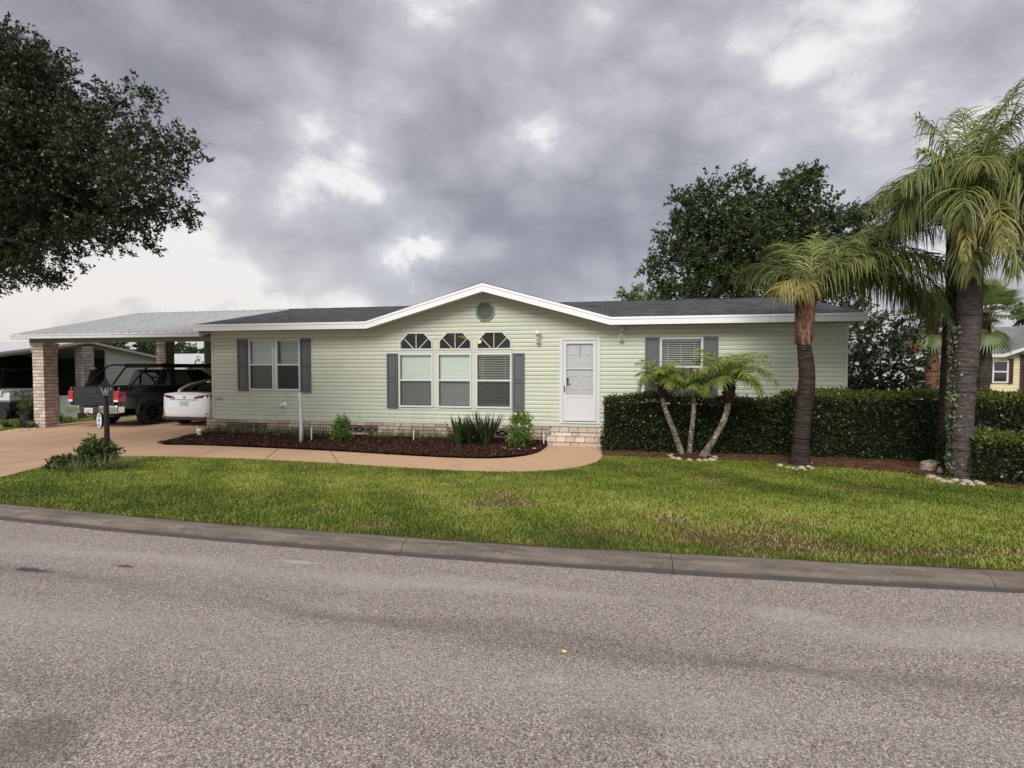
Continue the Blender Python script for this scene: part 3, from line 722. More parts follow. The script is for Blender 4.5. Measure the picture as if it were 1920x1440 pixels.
ARCH = [(-5.575, -4.645, 2.165, 2.63), (-4.50, -3.59, 2.165, 2.63), (-3.475, -2.545, 2.165, 2.63)]
DOOR = (-1.30, -.365, .345, 2.40)
ops = []
for (a, b, c, d) in W1+W3+W4+[DOOR]: ops.append((a-HX0, b-HX0, c, d))
for (a, b, c, d) in ARCH:
    ops.append((a-HX0, b-HX0, c, d-.245))
    for k in range(12): zz = d-.245+k*.02; ops.append((a+k*.0195+.004-HX0, b-k*.0195-.004-HX0, zz, zz+.02))
GX0, GXP, GX1, GZ0, GZP = -6.28, -3.20, -.10, 2.74, 3.66
L = HX1-HX0
def facade(z):
    if z <= GZ0: return (0, L)
    t = (z-GZ0)/(GZP-GZ0); return (GX0+(GXP-GX0)*t-HX0, GX1+(GXP-GX1)*t-HX0)
mb = MB()
siding(mb, (HX0, HY, .26), (1, 0, 0), (0, -1, 0), .26, GZP, .104, facade, ops)
wall = sub(house, 'wall', mb, M['siding'], fix=False)
mb = MB()   # side and rear walls behind the boards, with the front sheathing and openings left free
for x, nx in ((HX0, -1), (HX1, 1)):
    siding(mb, (x, HY if nx > 0 else 21.0, .26), (0, 1 if nx > 0 else -1, 0), (nx, 0, 0), .26, 3.8, .104, (lambda z: (0+max(0, (z-2.7))*3.7, 8.1-max(0, (z-2.7))*3.7)))
mb.quad((HX0, 21, .2), (HX1, 21, .2), (HX1, 21, 2.8), (HX0, 21, 2.8))
sub(house, 'side_wall', mb, M['siding'], fix=False)
mb = MB()
for x in (HX0, HX1): mb.box(x-.055 if x > 0 else x-.012, x+.012 if x > 0 else x+.055, HY-.026, HY+.02, .26, 2.73)
mb.box(HX0+.04, HX1-.06, HY-.024, HY+.005, .235, .262)
sub(house, 'corner_trim', mb, M['siding_trim'])
# room shells behind the windows
def shell(mb, x0, x1, y0, y1, z0, z1):
    mb.quad((x0, y1, z0), (x1, y1, z0), (x1, y1, z1), (x0, y1, z1)); mb.quad((x0, y0, z0), (x0, y1, z0), (x0, y1, z1), (x0, y0, z1)); mb.quad((x1, y0, z0), (x1, y1, z0), (x1, y1, z1), (x1, y0, z1))
    mb.quad((x0, y0, z0), (x1, y0, z0), (x1, y1, z0), (x0, y1, z0)); mb.quad((x0, y0, z1), (x1, y0, z1), (x1, y1, z1), (x0, y1, z1))
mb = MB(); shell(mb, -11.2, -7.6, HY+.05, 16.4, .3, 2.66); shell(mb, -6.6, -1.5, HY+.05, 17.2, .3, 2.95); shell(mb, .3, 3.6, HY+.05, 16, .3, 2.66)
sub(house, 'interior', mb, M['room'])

# brick skirt, block vents
def brick_run(mb, x0, x1, z0, z1, rows, bw, y0, y1, holes=(), mort=.015, cham=.004):
    h = (z1-z0)/rows
    for r in range(rows):
        x = x0-(bw/2 if r % 2 else 0)*1.0-random.random()*.02
        while x < x1:
            w_ = bw*(1 if random.random() < .85 else .5); a, b = max(x, x0), min(x+w_, x1)
            za, zb = z0+r*h+mort/2, z0+(r+1)*h-mort/2
            segs = [(a, b)]
            for hx0, hx1, hz0, hz1 in holes:
                if zb > hz0+.005 and za < hz1-.005:
                    ns = []
                    for s0, s1 in segs:
                        if hx1 <= s0 or hx0 >= s1: ns.append((s0, s1)); continue
                        if hx0 > s0: ns.append((s0, hx0))
                        if hx1 < s1: ns.append((hx1, s1))
                    segs = ns
            for s0, s1 in segs:
                if s1-s0 > .03: mb.box(s0+mort/2, s1-mort/2, y0+random.uniform(-.003, .003), y1, za, zb, random.random(), cham=cham)
            x += w_
VH = [(-10.83, -9.56, -.05, .12), (-7.28, -6.20, -.06, .12), (-3.33, -2.62, -.08, .12)]
mb = MB(); brick_run(mb, -11.5, -1.55, -.24, .235, 5, .33, HY-.045, HY+.05, VH)
sk = sub(house, 'brick_skirt', mb, M['brick_dark'])
mb = MB(); brick_run(mb, -.2, 5.2, -.24, .235, 5, .33, HY-.045, HY+.05); sub(house, 'brick_skirt', mb, M['brick_dark'])
mb = MB()
xe = [-11.49]+[q for v_ in VH for q in v_[:2]]+[5.18]
for a, b in zip(xe[0::2], xe[1::2]): mb.box(a, b, HY-.036, HY+.045, -.26, .232)
for v_ in VH: mb.box(v_[0], v_[1], HY-.036, HY+.045, -.26, v_[2]); mb.box(v_[0], v_[1], HY-.036, HY+.045, v_[3], .232)
sub(house, 'mortar_joint', mb, M['mortar'])
for v_ in VH:
    nb = 3 if v_[1]-v_[0] > .9 else 2
    w_ = (v_[1]-v_[0])/nb
    for i in range(nb):
        mb = MB(); a, b, c, d = v_[0]+i*w_+.006, v_[0]+(i+1)*w_-.006, v_[2]+.004, v_[3]-.004; t_ = .018; y0, y1 = HY-.05, HY+.03
        mb.box(a, b, y0, y1, c, c+t_); mb.box(a, b, y0, y1, d-t_, d); mb.box(a, a+t_, y0, y1, c+t_, d-t_); mb.box(b-t_, b, y0, y1, c+t_, d-t_)
        cx, cz = (a+b)/2, (c+d)/2
        for (ex, ez) in ((a, c), (a, d), (b, c), (b, d)):
            dx, dz = cx-ex, cz-ez; l_ = math.hypot(dx, dz); px2, pz2 = -dz/l_*.009, dx/l_*.009
            s_ = .58
            mb.prism([(ex+px2, ez+pz2), (ex+dx*s_+px2, ez+dz*s_+pz2), (ex+dx*s_-px2, ez+dz*s_-pz2), (ex-px2, ez-pz2)], y0+.004, y1-.01, 'y')
        rr = .038 if w_ > .3 else .032
        q = [(cx-rr*1.6, cz), (cx, cz+rr), (cx+rr*1.6, cz), (cx, cz-rr)]; q2 = [(cx-rr*.7, cz), (cx, cz+rr*.45), (cx+rr*.7, cz), (cx, cz-rr*.45)]
        for j in range(4): k2 = (j+1) % 4; mb.prism([q[j], q[k2], q2[k2], q2[j]], y0+.003, y1-.01, 'y')
        sub(house, 'vent_block', mb, M['block'])
for v_ in VH:
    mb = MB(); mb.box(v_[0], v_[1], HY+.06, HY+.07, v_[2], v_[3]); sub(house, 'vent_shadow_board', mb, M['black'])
# windows
def bar(mb, x0, x1, z0, z1, y0, y1, cham=.006): mb.box(x0, x1, y0, y1, z0, z1, cham=cham)
def slats(mb, x0, x1, z0, z1, y, pitch, ang, w_=.045):
    z = z0
    while z < z1:
        dy, dz_ = math.cos(ang)*w_/2, math.sin(ang)*w_/2
        mb.add([(x0, y-dy, z-dz_), (x1, y-dy, z-dz_), (x1, y+dy, z+dz_), (x0, y+dy, z+dz_), (x0, y-dy, z-dz_+.003), (x1, y-dy, z-dz_+.003), (x1, y+dy, z+dz_+.003), (x0, y+dy, z+dz_+.003)],
               [(0, 1, 2, 3), (4, 5, 6, 7), (0, 1, 5, 4), (2, 3, 7, 6)])
        z += pitch
def window(parent, x0, x1, z0, z1, y, style, white=M['white'], fw=.042, screen=True, N=1, bl=None, hz=.03):
    """sash window in a wall facing -y; style: 'closed' | 'open' | 'dim' | None"""
    f = MB(); zm = z0+(z1-z0)*.505; p0, p1 = y-.045, y+.03
    bar(f, x0, x0+fw, z0, z1, p0, p1); bar(f, x1-fw, x1, z0, z1, p0, p1); bar(f, x0+fw-.002, x1-fw+.002, z1-fw, z1, p0+.001, p1); bar(f, x0+fw-.002, x1-fw+.002, z0, z0+fw*1.2, p0-.006, p1)
    wd_ = thing_part(parent, 'window', f, white)
    s = MB(); bar(s, x0+fw-.002, x1-fw+.002, zm-.022, zm+.022, y-.032, y+.02)
    sub(wd_, 'meeting_rail', s, white)
    g = MB(); g.quad((x0+fw, y+.004, zm), (x1-fw, y+.004, zm), (x1-fw, y+.004, z1-fw), (x0+fw, y+.004, z1-fw)); g.quad((x0+fw, y-.006, z0+fw), (x1-fw, y-.006, z0+fw), (x1-fw, y-.006, zm), (x0+fw, y-.006, zm))
    sub(wd_, 'pane', g, M['glass'])
    if screen:
        g = MB(); g.quad((x0+fw, y-.02, z0+fw), (x1-fw, y-.02, z0+fw), (x1-fw, y-.02, zm-.02), (x0+fw, y-.02, zm-.02)); sub(wd_, 'insect_screen', g, M['screen'])
    b = MB(); a0, a1 = x0+fw+.012, x1-fw-.012
    if style == 'closed':
        slats(b, a0, a1, z0+fw+.06, z1-fw-.03, y+.055, .036, R(70), .040); bar(b, a0, a1, z0+fw+.02, z0+fw+.045, y+.04, y+.07); bar(b, a0, a1, z1-fw-.035, z1-fw+.0, y+.035, y+.075)
    elif style == 'open':
        slats(b, a0, a1, z0+fw+.09, z1-fw-.05, y+.055, .044, R(14), .044); bar(b, a0, a1, z0+fw+.03, z0+fw+.06, y+.04, y+.07); bar(b, a0, a1, z1-fw-.04, z1-fw, y+.03, y+.08)
        for q in (.15, .5, .85): xq = a0+(a1-a0)*q; b.box(xq-.003, xq+.003, y+.03, y+.034, z0+fw+.05, z1-fw)
    elif style == 'dim':
        slats(b, a0, a1, zm+.02, z1-fw-.03, y+.10, .040, R(50), .036); bar(b, a0, a1, z1-fw-.04, z1-fw, y+.07, y+.12)
    if style: sub(wd_, 'blind', b, M['blind'] if style == 'closed' else M['blind_dark'])
    return wd_
def thing_part(parent, name, mb, m, **k): return mb.build(name, m, parent, **k)
def shutter(parent, x0, x1, z0, z1, y, m=M['shutter'], split=.5):
    f = MB(); s = .045; zm = z0+(z1-z0)*split; p0 = y-.045
    bar(f, x0, x0+s, z0, z1, p0, y-.004, .004); bar(f, x1-s, x1, z0, z1, p0, y-.004, .004)
    for a, b in ((z0, z0+s*1.3), (zm-s*.55, zm+s*.55), (z1-s*1.2, z1)): bar(f, x0+s-.001, x1-s+.001, a, b, p0+.001, y-.004, .004)
    for a, b in ((z0+s*1.3, zm-s*.55), (zm+s*.55, z1-s*1.2)):
        f.box(x0+s, x1-s, p0+.022, y-.004, a, b); f.box(x0+s+.022, x1-s-.022, p0+.008, p0+.03, a+.022, b-.022, cham=.008)
    return sub(parent, 'shutter', f, m)
window(house, *W1[0], HY, 'closed'); window(house, *W1[1], HY, 'dim')
window(house, *W3[0], HY, 'closed'); window(house, *W3[1], HY, 'closed'); window(house, *W3[2], HY, 'open')
window(house, *W4[0], HY, 'open')
for (x0, x1, z0, z1) in [(-10.44, -10.115, 1.04, 2.50), (-8.47, -8.17, 1.02, 2.50), (-5.925, -5.62, .63, 2.08), (-2.52, -2.215, .60, 2.07), (.735, 1.065, 1.0, 2.43), (2.075, 2.40, 1.0, 2.43)]:
    shutter(house, x0, x1, z0, z1, HY-.020)
# mullion strips between the sashes
for (x0, x1, z0, z1) in [(-9.305, -9.24, 1.06, 2.49), (-4.64, -4.53, .66, 2.07), (-3.595, -3.49, .66, 2.07), (-4.64, -4.505, 2.16, 2.42), (-3.585, -3.48, 2.16, 2.42)]:
    mb = MB(); cx = (x0+x1)/2; h_ = .013
    mb.box(x0, x1, HY-.028, HY+.0, z0, z1); z = z0+.02
    while z < z1-.03: mb.box(cx-.018, cx+.018, HY-.031, HY-.02, z, z+.02, mi=1); z += .052
    sub(house, 'mullion_trim', mb, [M['siding_trim'], M['blind_dark']])
for (x0, x1, z0, z1) in ARCH:
    zt0, c1, c2 = z1-.27, .13, .27
    out = [(x0, z0), (x1, z0), (x1, z1-.245), (x1-.235, z1), (x0+.235, z1), (x0, z1-.245)]
    cx = (x0+x1)/2; t_ = .036
    inn = [(x0+t_, z0+t_), (x1-t_, z0+t_), (x1-t_, z1-.245-t_*.35), (x1-.235-t_*.35, z1-t_), (x0+.235+t_*.35, z1-t_), (x0+t_, z1-.245-t_*.35)]
    f = MB()
    for i in range(6): j = (i+1) % 6; f.prism([out[i], out[j], inn[j], inn[i]], HY-.045, HY+.03, 'y')
    w_ = sub(house, 'arched_window', f, M['white'])
    mn = MB(); mn.box(cx-.008, cx+.008, HY-.025, HY+.0, z0+t_, z1-t_)
    for sgn in (-1, 1):
        a = (cx+sgn*.075, z0+t_); b = (cx+sgn*.345, z1-.155); dx, dz_ = b[0]-a[0], b[1]-a[1]; l_ = math.hypot(dx, dz_); px2, pz2 = -dz_/l_*.008, dx/l_*.008
        mn.prism([(a[0]+px2, a[1]+pz2), (b[0]+px2, b[1]+pz2), (b[0]-px2, b[1]-pz2), (a[0]-px2, a[1]-pz2)], HY-.024, HY-.002, 'y')
    sub(w_, 'muntin', mn, M['white'])
    g = MB(); g.add([(x, HY+.004, z) for x, z in inn], [tuple(range(6))]); sub(w_, 'pane', g, M['glass'])
mb = MB(); mb.box(-5.6, -2.53, HY-.028, HY+.0, 2.085, 2.155, cham=.004); sub(house, 'transom_trim', mb, M['siding_trim'])

# door: storm door over panelled door
x0, x1, z0, z1 = DOOR; y = HY
f = MB(); cw = .055
bar(f, x0-.03, x0+cw, z0-.03, z1+.04, y-.045, y+.05); bar(f, x1-cw, x1+.03, z0-.03, z1+.04, y-.045, y+.05); bar(f, x0+cw-.001, x1-cw+.001, z1-cw+.03, z1+.04, y-.046, y+.05); bar(f, x0+cw-.001, x1-cw+.001, z0-.03, z0+.012, y-.055, y+.05)
door = sub(house, 'door', f, M['white'])
s = MB(); a, b, c, d = x0+cw+.008, x1-cw-.008, z0+.03, z1-cw+.02; st = .075; zk = c+.62; zr = c+1.30
bar(s, a, a+st, c, d, y-.04, y-.012); bar(s, b-st, b, c, d, y-.04, y-.012); bar(s, a+st-.001, b-st+.001, d-st, d, y-.0395, y-.012); bar(s, a+st-.001, b-st+.001, c, c+.07, y-.0395, y-.012)
bar(s, a+st-.001, b-st+.001, zk-.04, zk+.03, y-.0395, y-.012); bar(s, a+st-.001, b-st+.001, zr-.012, zr+.012, y-.036, y-.014, .003)
s.box(a+st-.001, b-st+.001, y-.030, y-.014, c+.07, zk-.04)
sub(door, 'storm_door', s, M['white'])
g = MB(); g.quad((a+st, y-.02, zk), (b-st, y-.02, zk), (b-st, y-.02, d-st), (a+st, y-.02, d-st)); sub(door, 'pane', g, M['glass'])
p = MB(); p.box(a, b, y+.02, y+.055, c, d)
cxs = ((a+.13, (a+b)/2-.045), ((a+b)/2+.045, b-.13))
for (pa, pb) in cxs:
    for (qa, qb) in ((c+.15, c+.62), (c+.78, c+1.02), (c+1.10, c+1.55), (c+1.63, d-.11)): p.box(pa, pb, y+.012, y+.024, qa, qb, cham=.010)
sub(door, 'inner_panel_door', p, M['white'])
h_ = MB(); h_.box(a+.025, a+.045, y-.075, y-.04, zk+.10, zk+.26, cham=.005); sub(door, 'pull_handle', h_, M['black']); h = MB(); h.box(a+st+.018, a+st+.052, y+.0, y+.02, zk+.27, zk+.45); h.tube([(a+st+.035, y+.02, zk+.42), (a+st+.035, y-.008, zk+.42)], .028, 12); h.tube([(a+st+.035, y+.02, zk+.30), (a+st+.035, y-.006, zk+.30)], .022, 12); h.tube([(a+st+.035, y-.006, zk+.30), (a+st+.10, y-.008, zk+.30)], .010, 8)
sub(door, 'handle', h, M['black'])
h = MB(); h.box((a+b)/2+.005, (a+b)/2+.015, y-.012, y-.006, d-.40, d-st); sub(door, 'door_knocker_strip', h, M['vent'])

# wall lanterns
for lx, lz in ((-1.86, 2.44), (.175, 2.475)):
    b_ = MB(); b_.box(lx-.085, lx+.085, HY-.03, HY+.0, lz-.14, lz+.10, cham=.006)
    ln = sub(house, 'wall_lantern', b_, M['cream'])
    h = MB(); h.lathe((lx, HY-.12, lz), [(.01, .235), (.018, .225), (.012, .20), (.022, .185), (.085, .125), (.09, .112), (.07, .105)], 6); h.lathe((lx, HY-.12, lz), [(.045, -.10), (.05, -.09), (.035, -.115), (.012, -.135)], 6)
    h.tube([(lx, HY-.03, lz-.05), (lx, HY-.08, lz-.16), (lx, HY-.12, lz-.13)], .010, 6)
    for k in range(6): t_ = k*math.pi/3; h.tube([(lx+.045*math.cos(t_), HY-.12+.045*math.sin(t_), lz-.09), (lx+.07*math.cos(t_), HY-.12+.07*math.sin(t_), lz+.11)], .005, 5)
    sub(ln, 'lamp_cage', h, M['cream'])
    h = MB(); h.lathe((lx, HY-.12, lz), [(.038, -.085), (.06, .10)], 6); sub(ln, 'lamp_glass', h, M['glass'])
    h = MB(); h.lathe((lx, HY-.12, lz-.05), [(.008, 0), (.022, .03), (.022, .07), (.006, .10)], 8); sub(ln, 'bulb', h, M['clearlens'])
# octagonal gable vent
cx, cz, r = -3.235, 3.135, .262
oc = lambda r: [(cx+r*math.cos(R(22.5+45*k)), cz+r*math.sin(R(22.5+45*k))) for k in range(8)]
mb = MB(); A_, B_ = oc(r), oc(r-.05)
for k in range(8): j = (k+1) % 8; mb.prism([A_[k], A_[j], B_[j], B_[k]], HY-.05, HY-.006, 'y')
gv = sub(house, 'gable_vent', mb, M['vent'])
mb = MB(); z = cz-r+.05
while z < cz+r-.05:
    hw = min(r-.05, (r-.05)*1.38-abs(z-cz))*.98
    mb.add([(cx-hw, HY-.045, z-.012), (cx+hw, HY-.045, z-.012), (cx+hw, HY-.012, z+.016), (cx-hw, HY-.012, z+.016)], [(0, 1, 2, 3)]); z += .024
mb.add([(x, HY-.016, z_) for x, z_ in B_], [tuple(range(8))]); sub(gv, 'louvre', mb, M['vent'])
# dryer vent and house number
mb = MB(); mb.lathe((0, 0, 0), [(.075, 0), (.08, .01), (.075, .02), (.05, .03)], 16)
mb.v = [(-8.99+x, HY-.012-z, .655+y_) for x, y_, z in mb.v]
mb.box(-9.10, -8.99, HY-.12, HY-.02, .62, .69, cham=.01)
dv = sub(house, 'dryer_vent', mb, M['pvc'])
mb = MB(); mb.box(-9.112, -9.10, HY-.115, HY-.03, .628, .682); sub(dv, 'flap', mb, M['vent'])
for ch, nx in (('4', -11.185), ('0', -11.085), ('6', -10.985)):
    text_mesh('house_number', ch, .115, M['ink'], house, FRONT(nx, HY-.024, .80), .003)
mb = MB(); mb.box(-11.02, -10.95, HY-.026, HY-.008, .60, .615); sub(house, 'small_tag', mb, M['vent'])

# steps
mb = MB(); sx0, sx1 = -1.56, -.235
core = MB(); core.box(sx0+.012, sx1-.012, 12.29, 12.85, -.2, -.055); core.box(sx0+.05, sx1-.012, 12.57, 12.86, -.06, .175)
stp = sub(house, 'steps', core, M['mortar'])
def course(mb, x0, x1, y0, y1, z0, z1, widths):
    x = x0; i = 0
    while x < x1-.02:
        b = min(x+widths[i % len(widths)], x1); mb.box(x+.005, b-.005, y0, y1, z0, z1, random.random(), cham=.008); x = b; i += 1
course(mb, sx0, sx1, 12.27, 12.5, -.19, -.075, (.12, .44, .19, .44, .2)); course(mb, sx0-.01, sx1, 12.245, 12.57, -.065, .03, (.225,))
course(mb, sx0+.05, sx1, 12.56, 12.8, .035, .125, (.09, .42, .18, .42, .2)); course(mb, sx0+.04, sx1, 12.54, 12.87, .135, .225, (.225,))
sub(stp, 'brick_tread', mb, M['brick'], bevel=0)

# roof
EY, EZ, RY, RZ = 12.50, 2.90, 16.90, 3.80
RX0, RX1 = -11.50, 5.36
def slope_z(y_): return EZ+(RZ-EZ)*(y_-EY)/(RY-EY) if y_ < RY else RZ-(RZ-EZ)*(y_-RY)/(RY-EY)
mb = MB(); th_ = .03
for (xa, xb) in ((RX0, -6.25), (-.15, RX1)):
    mb.prism([(EY-.02, EZ), (RY, RZ), (RY, RZ-th_), (EY-.02, EZ-th_)], xa, xb, 'x')
for xa, xb in ((-6.25, -3.2), (-.15, -3.2)):
    mb.add([(xa, EY-.02, EZ), (xa, RY, RZ), (xb, RY, RZ), (xa, EY-.02, EZ-th_), (xa, RY, RZ-th_), (xb, RY, RZ-th_)], [(0, 1, 2), (5, 4, 3), (0, 2, 5, 3)])
mb.prism([(RY, RZ), (2*RY-EY+.02, EZ), (2*RY-EY+.02, EZ-th_), (RY, RZ-th_)], RX0, RX1, 'x')
# gable dormer roof: two planes running back to the ridge
EYG = 12.47; PZ = 3.80; px0, pxp, px1 = -6.33, -3.20, -.07; ez = EZ+.006
for s0, s1 in ((px0, pxp), (pxp, px1)):
    zb0, zb1 = (ez, PZ+.012) if s0 == px0 else (PZ+.012, ez)
    mb.add([(s0, EYG, zb0), (s1, EYG, zb1), (s1, 17.0, zb1), (s0, 17.0, zb0), (s0, EYG, zb0-th_), (s1, EYG, zb1-th_), (s1, 17.0, zb1-th_), (s0, 17.0, zb0-th_)], [(0, 1, 2, 3), (7, 6, 5, 4), (0, 1, 5, 4), (1, 2, 6, 5), (3, 0, 4, 7)])
rf = sub(house, 'roof', mb, M['shingle'])
mb = MB(); mb.box(RX0, RX1, RY-.10, RY+.10, RZ-.02, RZ+.012); sub(rf, 'ridge_cap', mb, M['shingle'])
FT, FB = EZ-.005, 2.715
pts = [(RX0, FT), (px0, FT), (pxp, PZ-.01), (px1, FT), (RX1, FT)]; dn = [(RX0, FB), (px0+.03, FB), (pxp, PZ-.215), (px1-.03, FB), (RX1, FB)]
mb = MB()
for i in range(4): mb.prism([dn[i], dn[i+1], pts[i+1], pts[i]], EY-.05, EY-.025, 'y')
xq = RX1; mb.box(RX1-.02, RX1, EY-.025, 21.3, FB, FT-.03); mb.box(RX0, RX0+.02, EY-.025, 21.3, FB, FT-.03)
fa = sub(house, 'fascia', mb, M['fascia'])
mb = MB()
ml = [(RX0, FT-.055), (px0, FT-.055), (pxp, PZ-.07), (px1, FT-.055), (RX1, FT-.055)]
for i in range(4):
    a, b = ml[i], ml[i+1]; mb.prism([a, b, (b[0], b[1]+.045), (a[0], a[1]+.045)], EY-.062, EY-.045, 'y')
sub(fa, 'drip_edge', mb, M['fascia'])
mb = MB()
for i in range(4):
    a, b = dn[i], dn[i+1]; mb.add([(a[0], EY-.03, a[1]+.01), (b[0], EY-.03, b[1]+.01), (b[0], HY+.02, b[1]+.01), (a[0], HY+.02, a[1]+.01)], [(0, 1, 2, 3)])
sub(house, 'soffit', mb, M['siding_trim'])
# frieze board under the soffit
mb = MB(); fz = [(HX0, FB-.07), (px0+.06, FB-.07), (pxp, PZ-.275), (px1-.06, FB-.07), (HX1, FB-.07)]; fz2 = [(HX0, FB), (px0+.03, FB), (pxp, PZ-.21), (px1-.03, FB), (HX1, FB)]
for i in range(4): mb.prism([fz[i], fz[i+1], (fz2[i+1][0], fz2[i+1][1]+.005), (fz2[i][0], fz2[i][1]+.005)], HY-.03, HY-.012, 'y')
sub(house, 'frieze_board', mb, M['siding_trim'])
# ceiling fans inside
def fan(fx, fy, fz_, glow=True, k=.62, rot=0):
    t_ = thing('ceiling_fan', LBL[0], 'ceiling fan', (fx, fy, fz_))
    b = MB(); b.lathe((fx, fy, fz_), [(.02, .42), (.02, .10), (.10, .09), (.11, .0), (.06, -.03)], 14); sub(t_, 'motor', b, M['black'])
    for i in range(5):
        a = rot+i*2*math.pi/5; d = Vector((math.cos(a), math.sin(a), 0)); s_ = Vector((-d.y, d.x, 0)); b = MB(); p0 = Vector((fx, fy, fz_+.03))
        q = [p0+d*.1+s_*.04, p0+d*k+s_*.07+Vector((0, 0, .02)), p0+d*k-s_*.07-Vector((0, 0, .02)), p0+d*.1-s_*.04]
        b.add([tuple(v_) for v_ in q]+[tuple(v_-Vector((0, 0, .008))) for v_ in q], [(0, 1, 2, 3), (7, 6, 5, 4), (0, 1, 5, 4), (1, 2, 6, 5), (2, 3, 7, 6), (3, 0, 4, 7)]); sub(t_, 'blade', b, M['wood_lit'])
    b = MB(); b.lathe((fx, fy, fz_), [(.05, -.04), (.10, -.08), (.09, -.13), (.02, -.15)], 14); sub(t_, 'lamp_shade', b, M['lampglow'])
LBL = ['ceiling fan with yellow lit blades seen inside through the arched windows']
p = at(896, 636, 14.3); fan(p.x, 14.3, p.z+.03, rot=.12)
pl_ = bpy.data.lights.new('room_lamp', 'POINT'); pl_.energy = 7; pl_.color = (1, .72, .30); pl_.shadow_soft_size = .08
q_ = bpy.data.objects.new('room_lamp', pl_); COL.objects.link(q_); q_.location = (p.x, 14.3, p.z-.12)

# ------------------------------------------------------------------ carport
cp = thing('carport', 'open carport with ribbed grey metal roof on two brick columns beside the green house', 'carport', (-14.5, 17, G))
CX0, CX1, CY, CZ = -17.95, -11.33, 12.58, 2.70
CR = 3.79
mb = MB()
def rz(y_): return CZ+(CR-CZ)*(1-abs(y_-16.9)/(16.9-CY))
rib = .30; nx = int((CX1-CX0)/rib)
for sgn in (1, -1):
    for i in range(nx+1):
        a = CX0+i*rib; b = min(a+rib, CX1)
        if b-a < .02: continue
        ya, yb = CY-.04, 16.9
        f_ = (lambda y_: y_) if sgn == 1 else (lambda y_: 2*16.9-y_)
        pr = [(a, .0), (a+.012, .032), (a+.045, .032), (a+.057, 0), (b, 0)]
        for (xa, za), (xb, zb) in zip(pr[:-1], pr[1:]):
            mb.quad((xa, f_(ya), CZ-.01+za), (xb, f_(ya), CZ-.01+zb), (xb, f_(yb), CR+zb), (xa, f_(yb), CR+za))
cr = sub(cp, 'roof', mb, M['metalroof'], fix=False)
mb = MB()
for i in range(nx):
    a = CX0+i*rib; mb.box(a+.06, a+rib-.0, 16.80, 17.0, CR+.0, CR+.03)
sub(cr, 'ridge_cap', mb, M['gutter'])
mb = MB(); mb.prism([(CY, CZ-.03), (16.9, CR-.02), (21.22, CZ-.03), (21.22, CZ-.10), (16.9, CR-.09), (CY, CZ-.10)], CX0+.05, CX1, 'x'); sub(cp, 'ceiling', mb, M['gutter'])
mb = MB(); mb.box(CX0-.03, CX1, CY-.10, CY-.0, CZ-.135, CZ-.01, cham=.01); mb.box(CX0-.04, CX1+.0, CY-.115, CY-.098, CZ-.045, CZ-.006)
mb.prism([(CY, CZ-.01), (16.9, CR+.02), (21.2, CZ-.01), (21.2, CZ-.13), (16.9, CR-.10), (CY, CZ-.13)], CX0-.03, CX0+.0, 'x')
gt = sub(cp, 'gutter', mb, M['gutter'])
mb = MB(); mb.box(CX0+.1, CX1, 12.92, 13.12, CZ-.235, CZ-.10); sub(cp, 'beam', mb, M['siding_dark'])
def column(par, x0, y0, s, z0, z1, rows, m, corb=True):
    mb = MB(); h_ = (z1-z0)/rows
    for r_ in range(rows):
        a, b = z0+r_*h_+.007, z0+(r_+1)*h_-.007; o_ = -.03*max(0, r_-rows+3) if corb else 0
        if corb and r_ >= rows-3: o_ = .012*(r_-rows+4)
        X0, X1, Y0, Y1 = x0-o_, x0+s+o_, y0-o_, y0+s+o_; t_ = .085; j_ = (lambda: random.uniform(-.003, .003))
        if r_ % 2: hx = (X0, X0+s*.5, X1); hy = (Y0+t_+.006, Y1)
        else: hx = (X0, X0+s*.25, X0+s*.75, X1); hy = (Y0+t_+.006, Y0+s*.62, Y1)
        for q0, q1 in zip(hx[:-1], hx[1:]):
            e = j_(); mb.box(q0+(.004 if q0 > X0 else 0), q1-(.004 if q1 < X1 else 0), Y0+e, Y0+t_, a, b, random.random(), cham=.004)
            mb.box(q0+(.004 if q0 > X0 else 0), q1-(.004 if q1 < X1 else 0), Y1-t_, Y1-.0+e, a, b, random.random(), cham=.004)
        for q0, q1 in zip(hy[:-1], hy[1:]):
            e = j_(); q1_ = min(q1, Y1-t_-.006) if q1 >= Y1 else q1-.004
            for (u, v_) in ((X1-t_, X1+e), (X0+e, X0+t_)): mb.box(u, v_, q0+.004, q1_, a, b, random.random(), cham=.004)
    c = sub(par, 'column', mb, m)
    mb = MB(); mb.box(x0+.010, x0+s-.010, y0+.010, y0+s-.010, z0-.05, z1+.0); sub(c, 'mortar_joint', mb, M['mortar'])
    return c
column(cp, -17.72, 12.90, .42, -.168, 2.47, 25, M['brick']); column(cp, -17.72, 17.35, .42, -.168, 3.35, 33, M['brick_dark'])
mb = MB(); mb.box(-17.62, -17.4, 12.98, 13.2, 2.46, 2.62); sub(cp, 'column_bracket', mb, M['block'])
sh = thing('storage_shed', 'dark green sided shed wall at the back of the carport', 'shed', (-14, 19.5, G))
mb = MB(); siding(mb, (-17.1, 19.1, -.1), (1, 0, 0), (0, -1, 0), -.1, 3.15, .11, lambda z: (0, 5.7)); siding(mb, (-17.1, 21.0, -.1), (0, -1, 0), (-1, 0, 0), -.1, 2.7, .11, lambda z: (0, 1.9)); sub(sh, 'wall', mb, M['siding_dark'], fix=False)
mb = MB(); mb.box(-14.9, -14.0, 19.06, 19.1, -.1, 1.95, cham=.005); sub(sh, 'door', mb, M['siding_dark'])

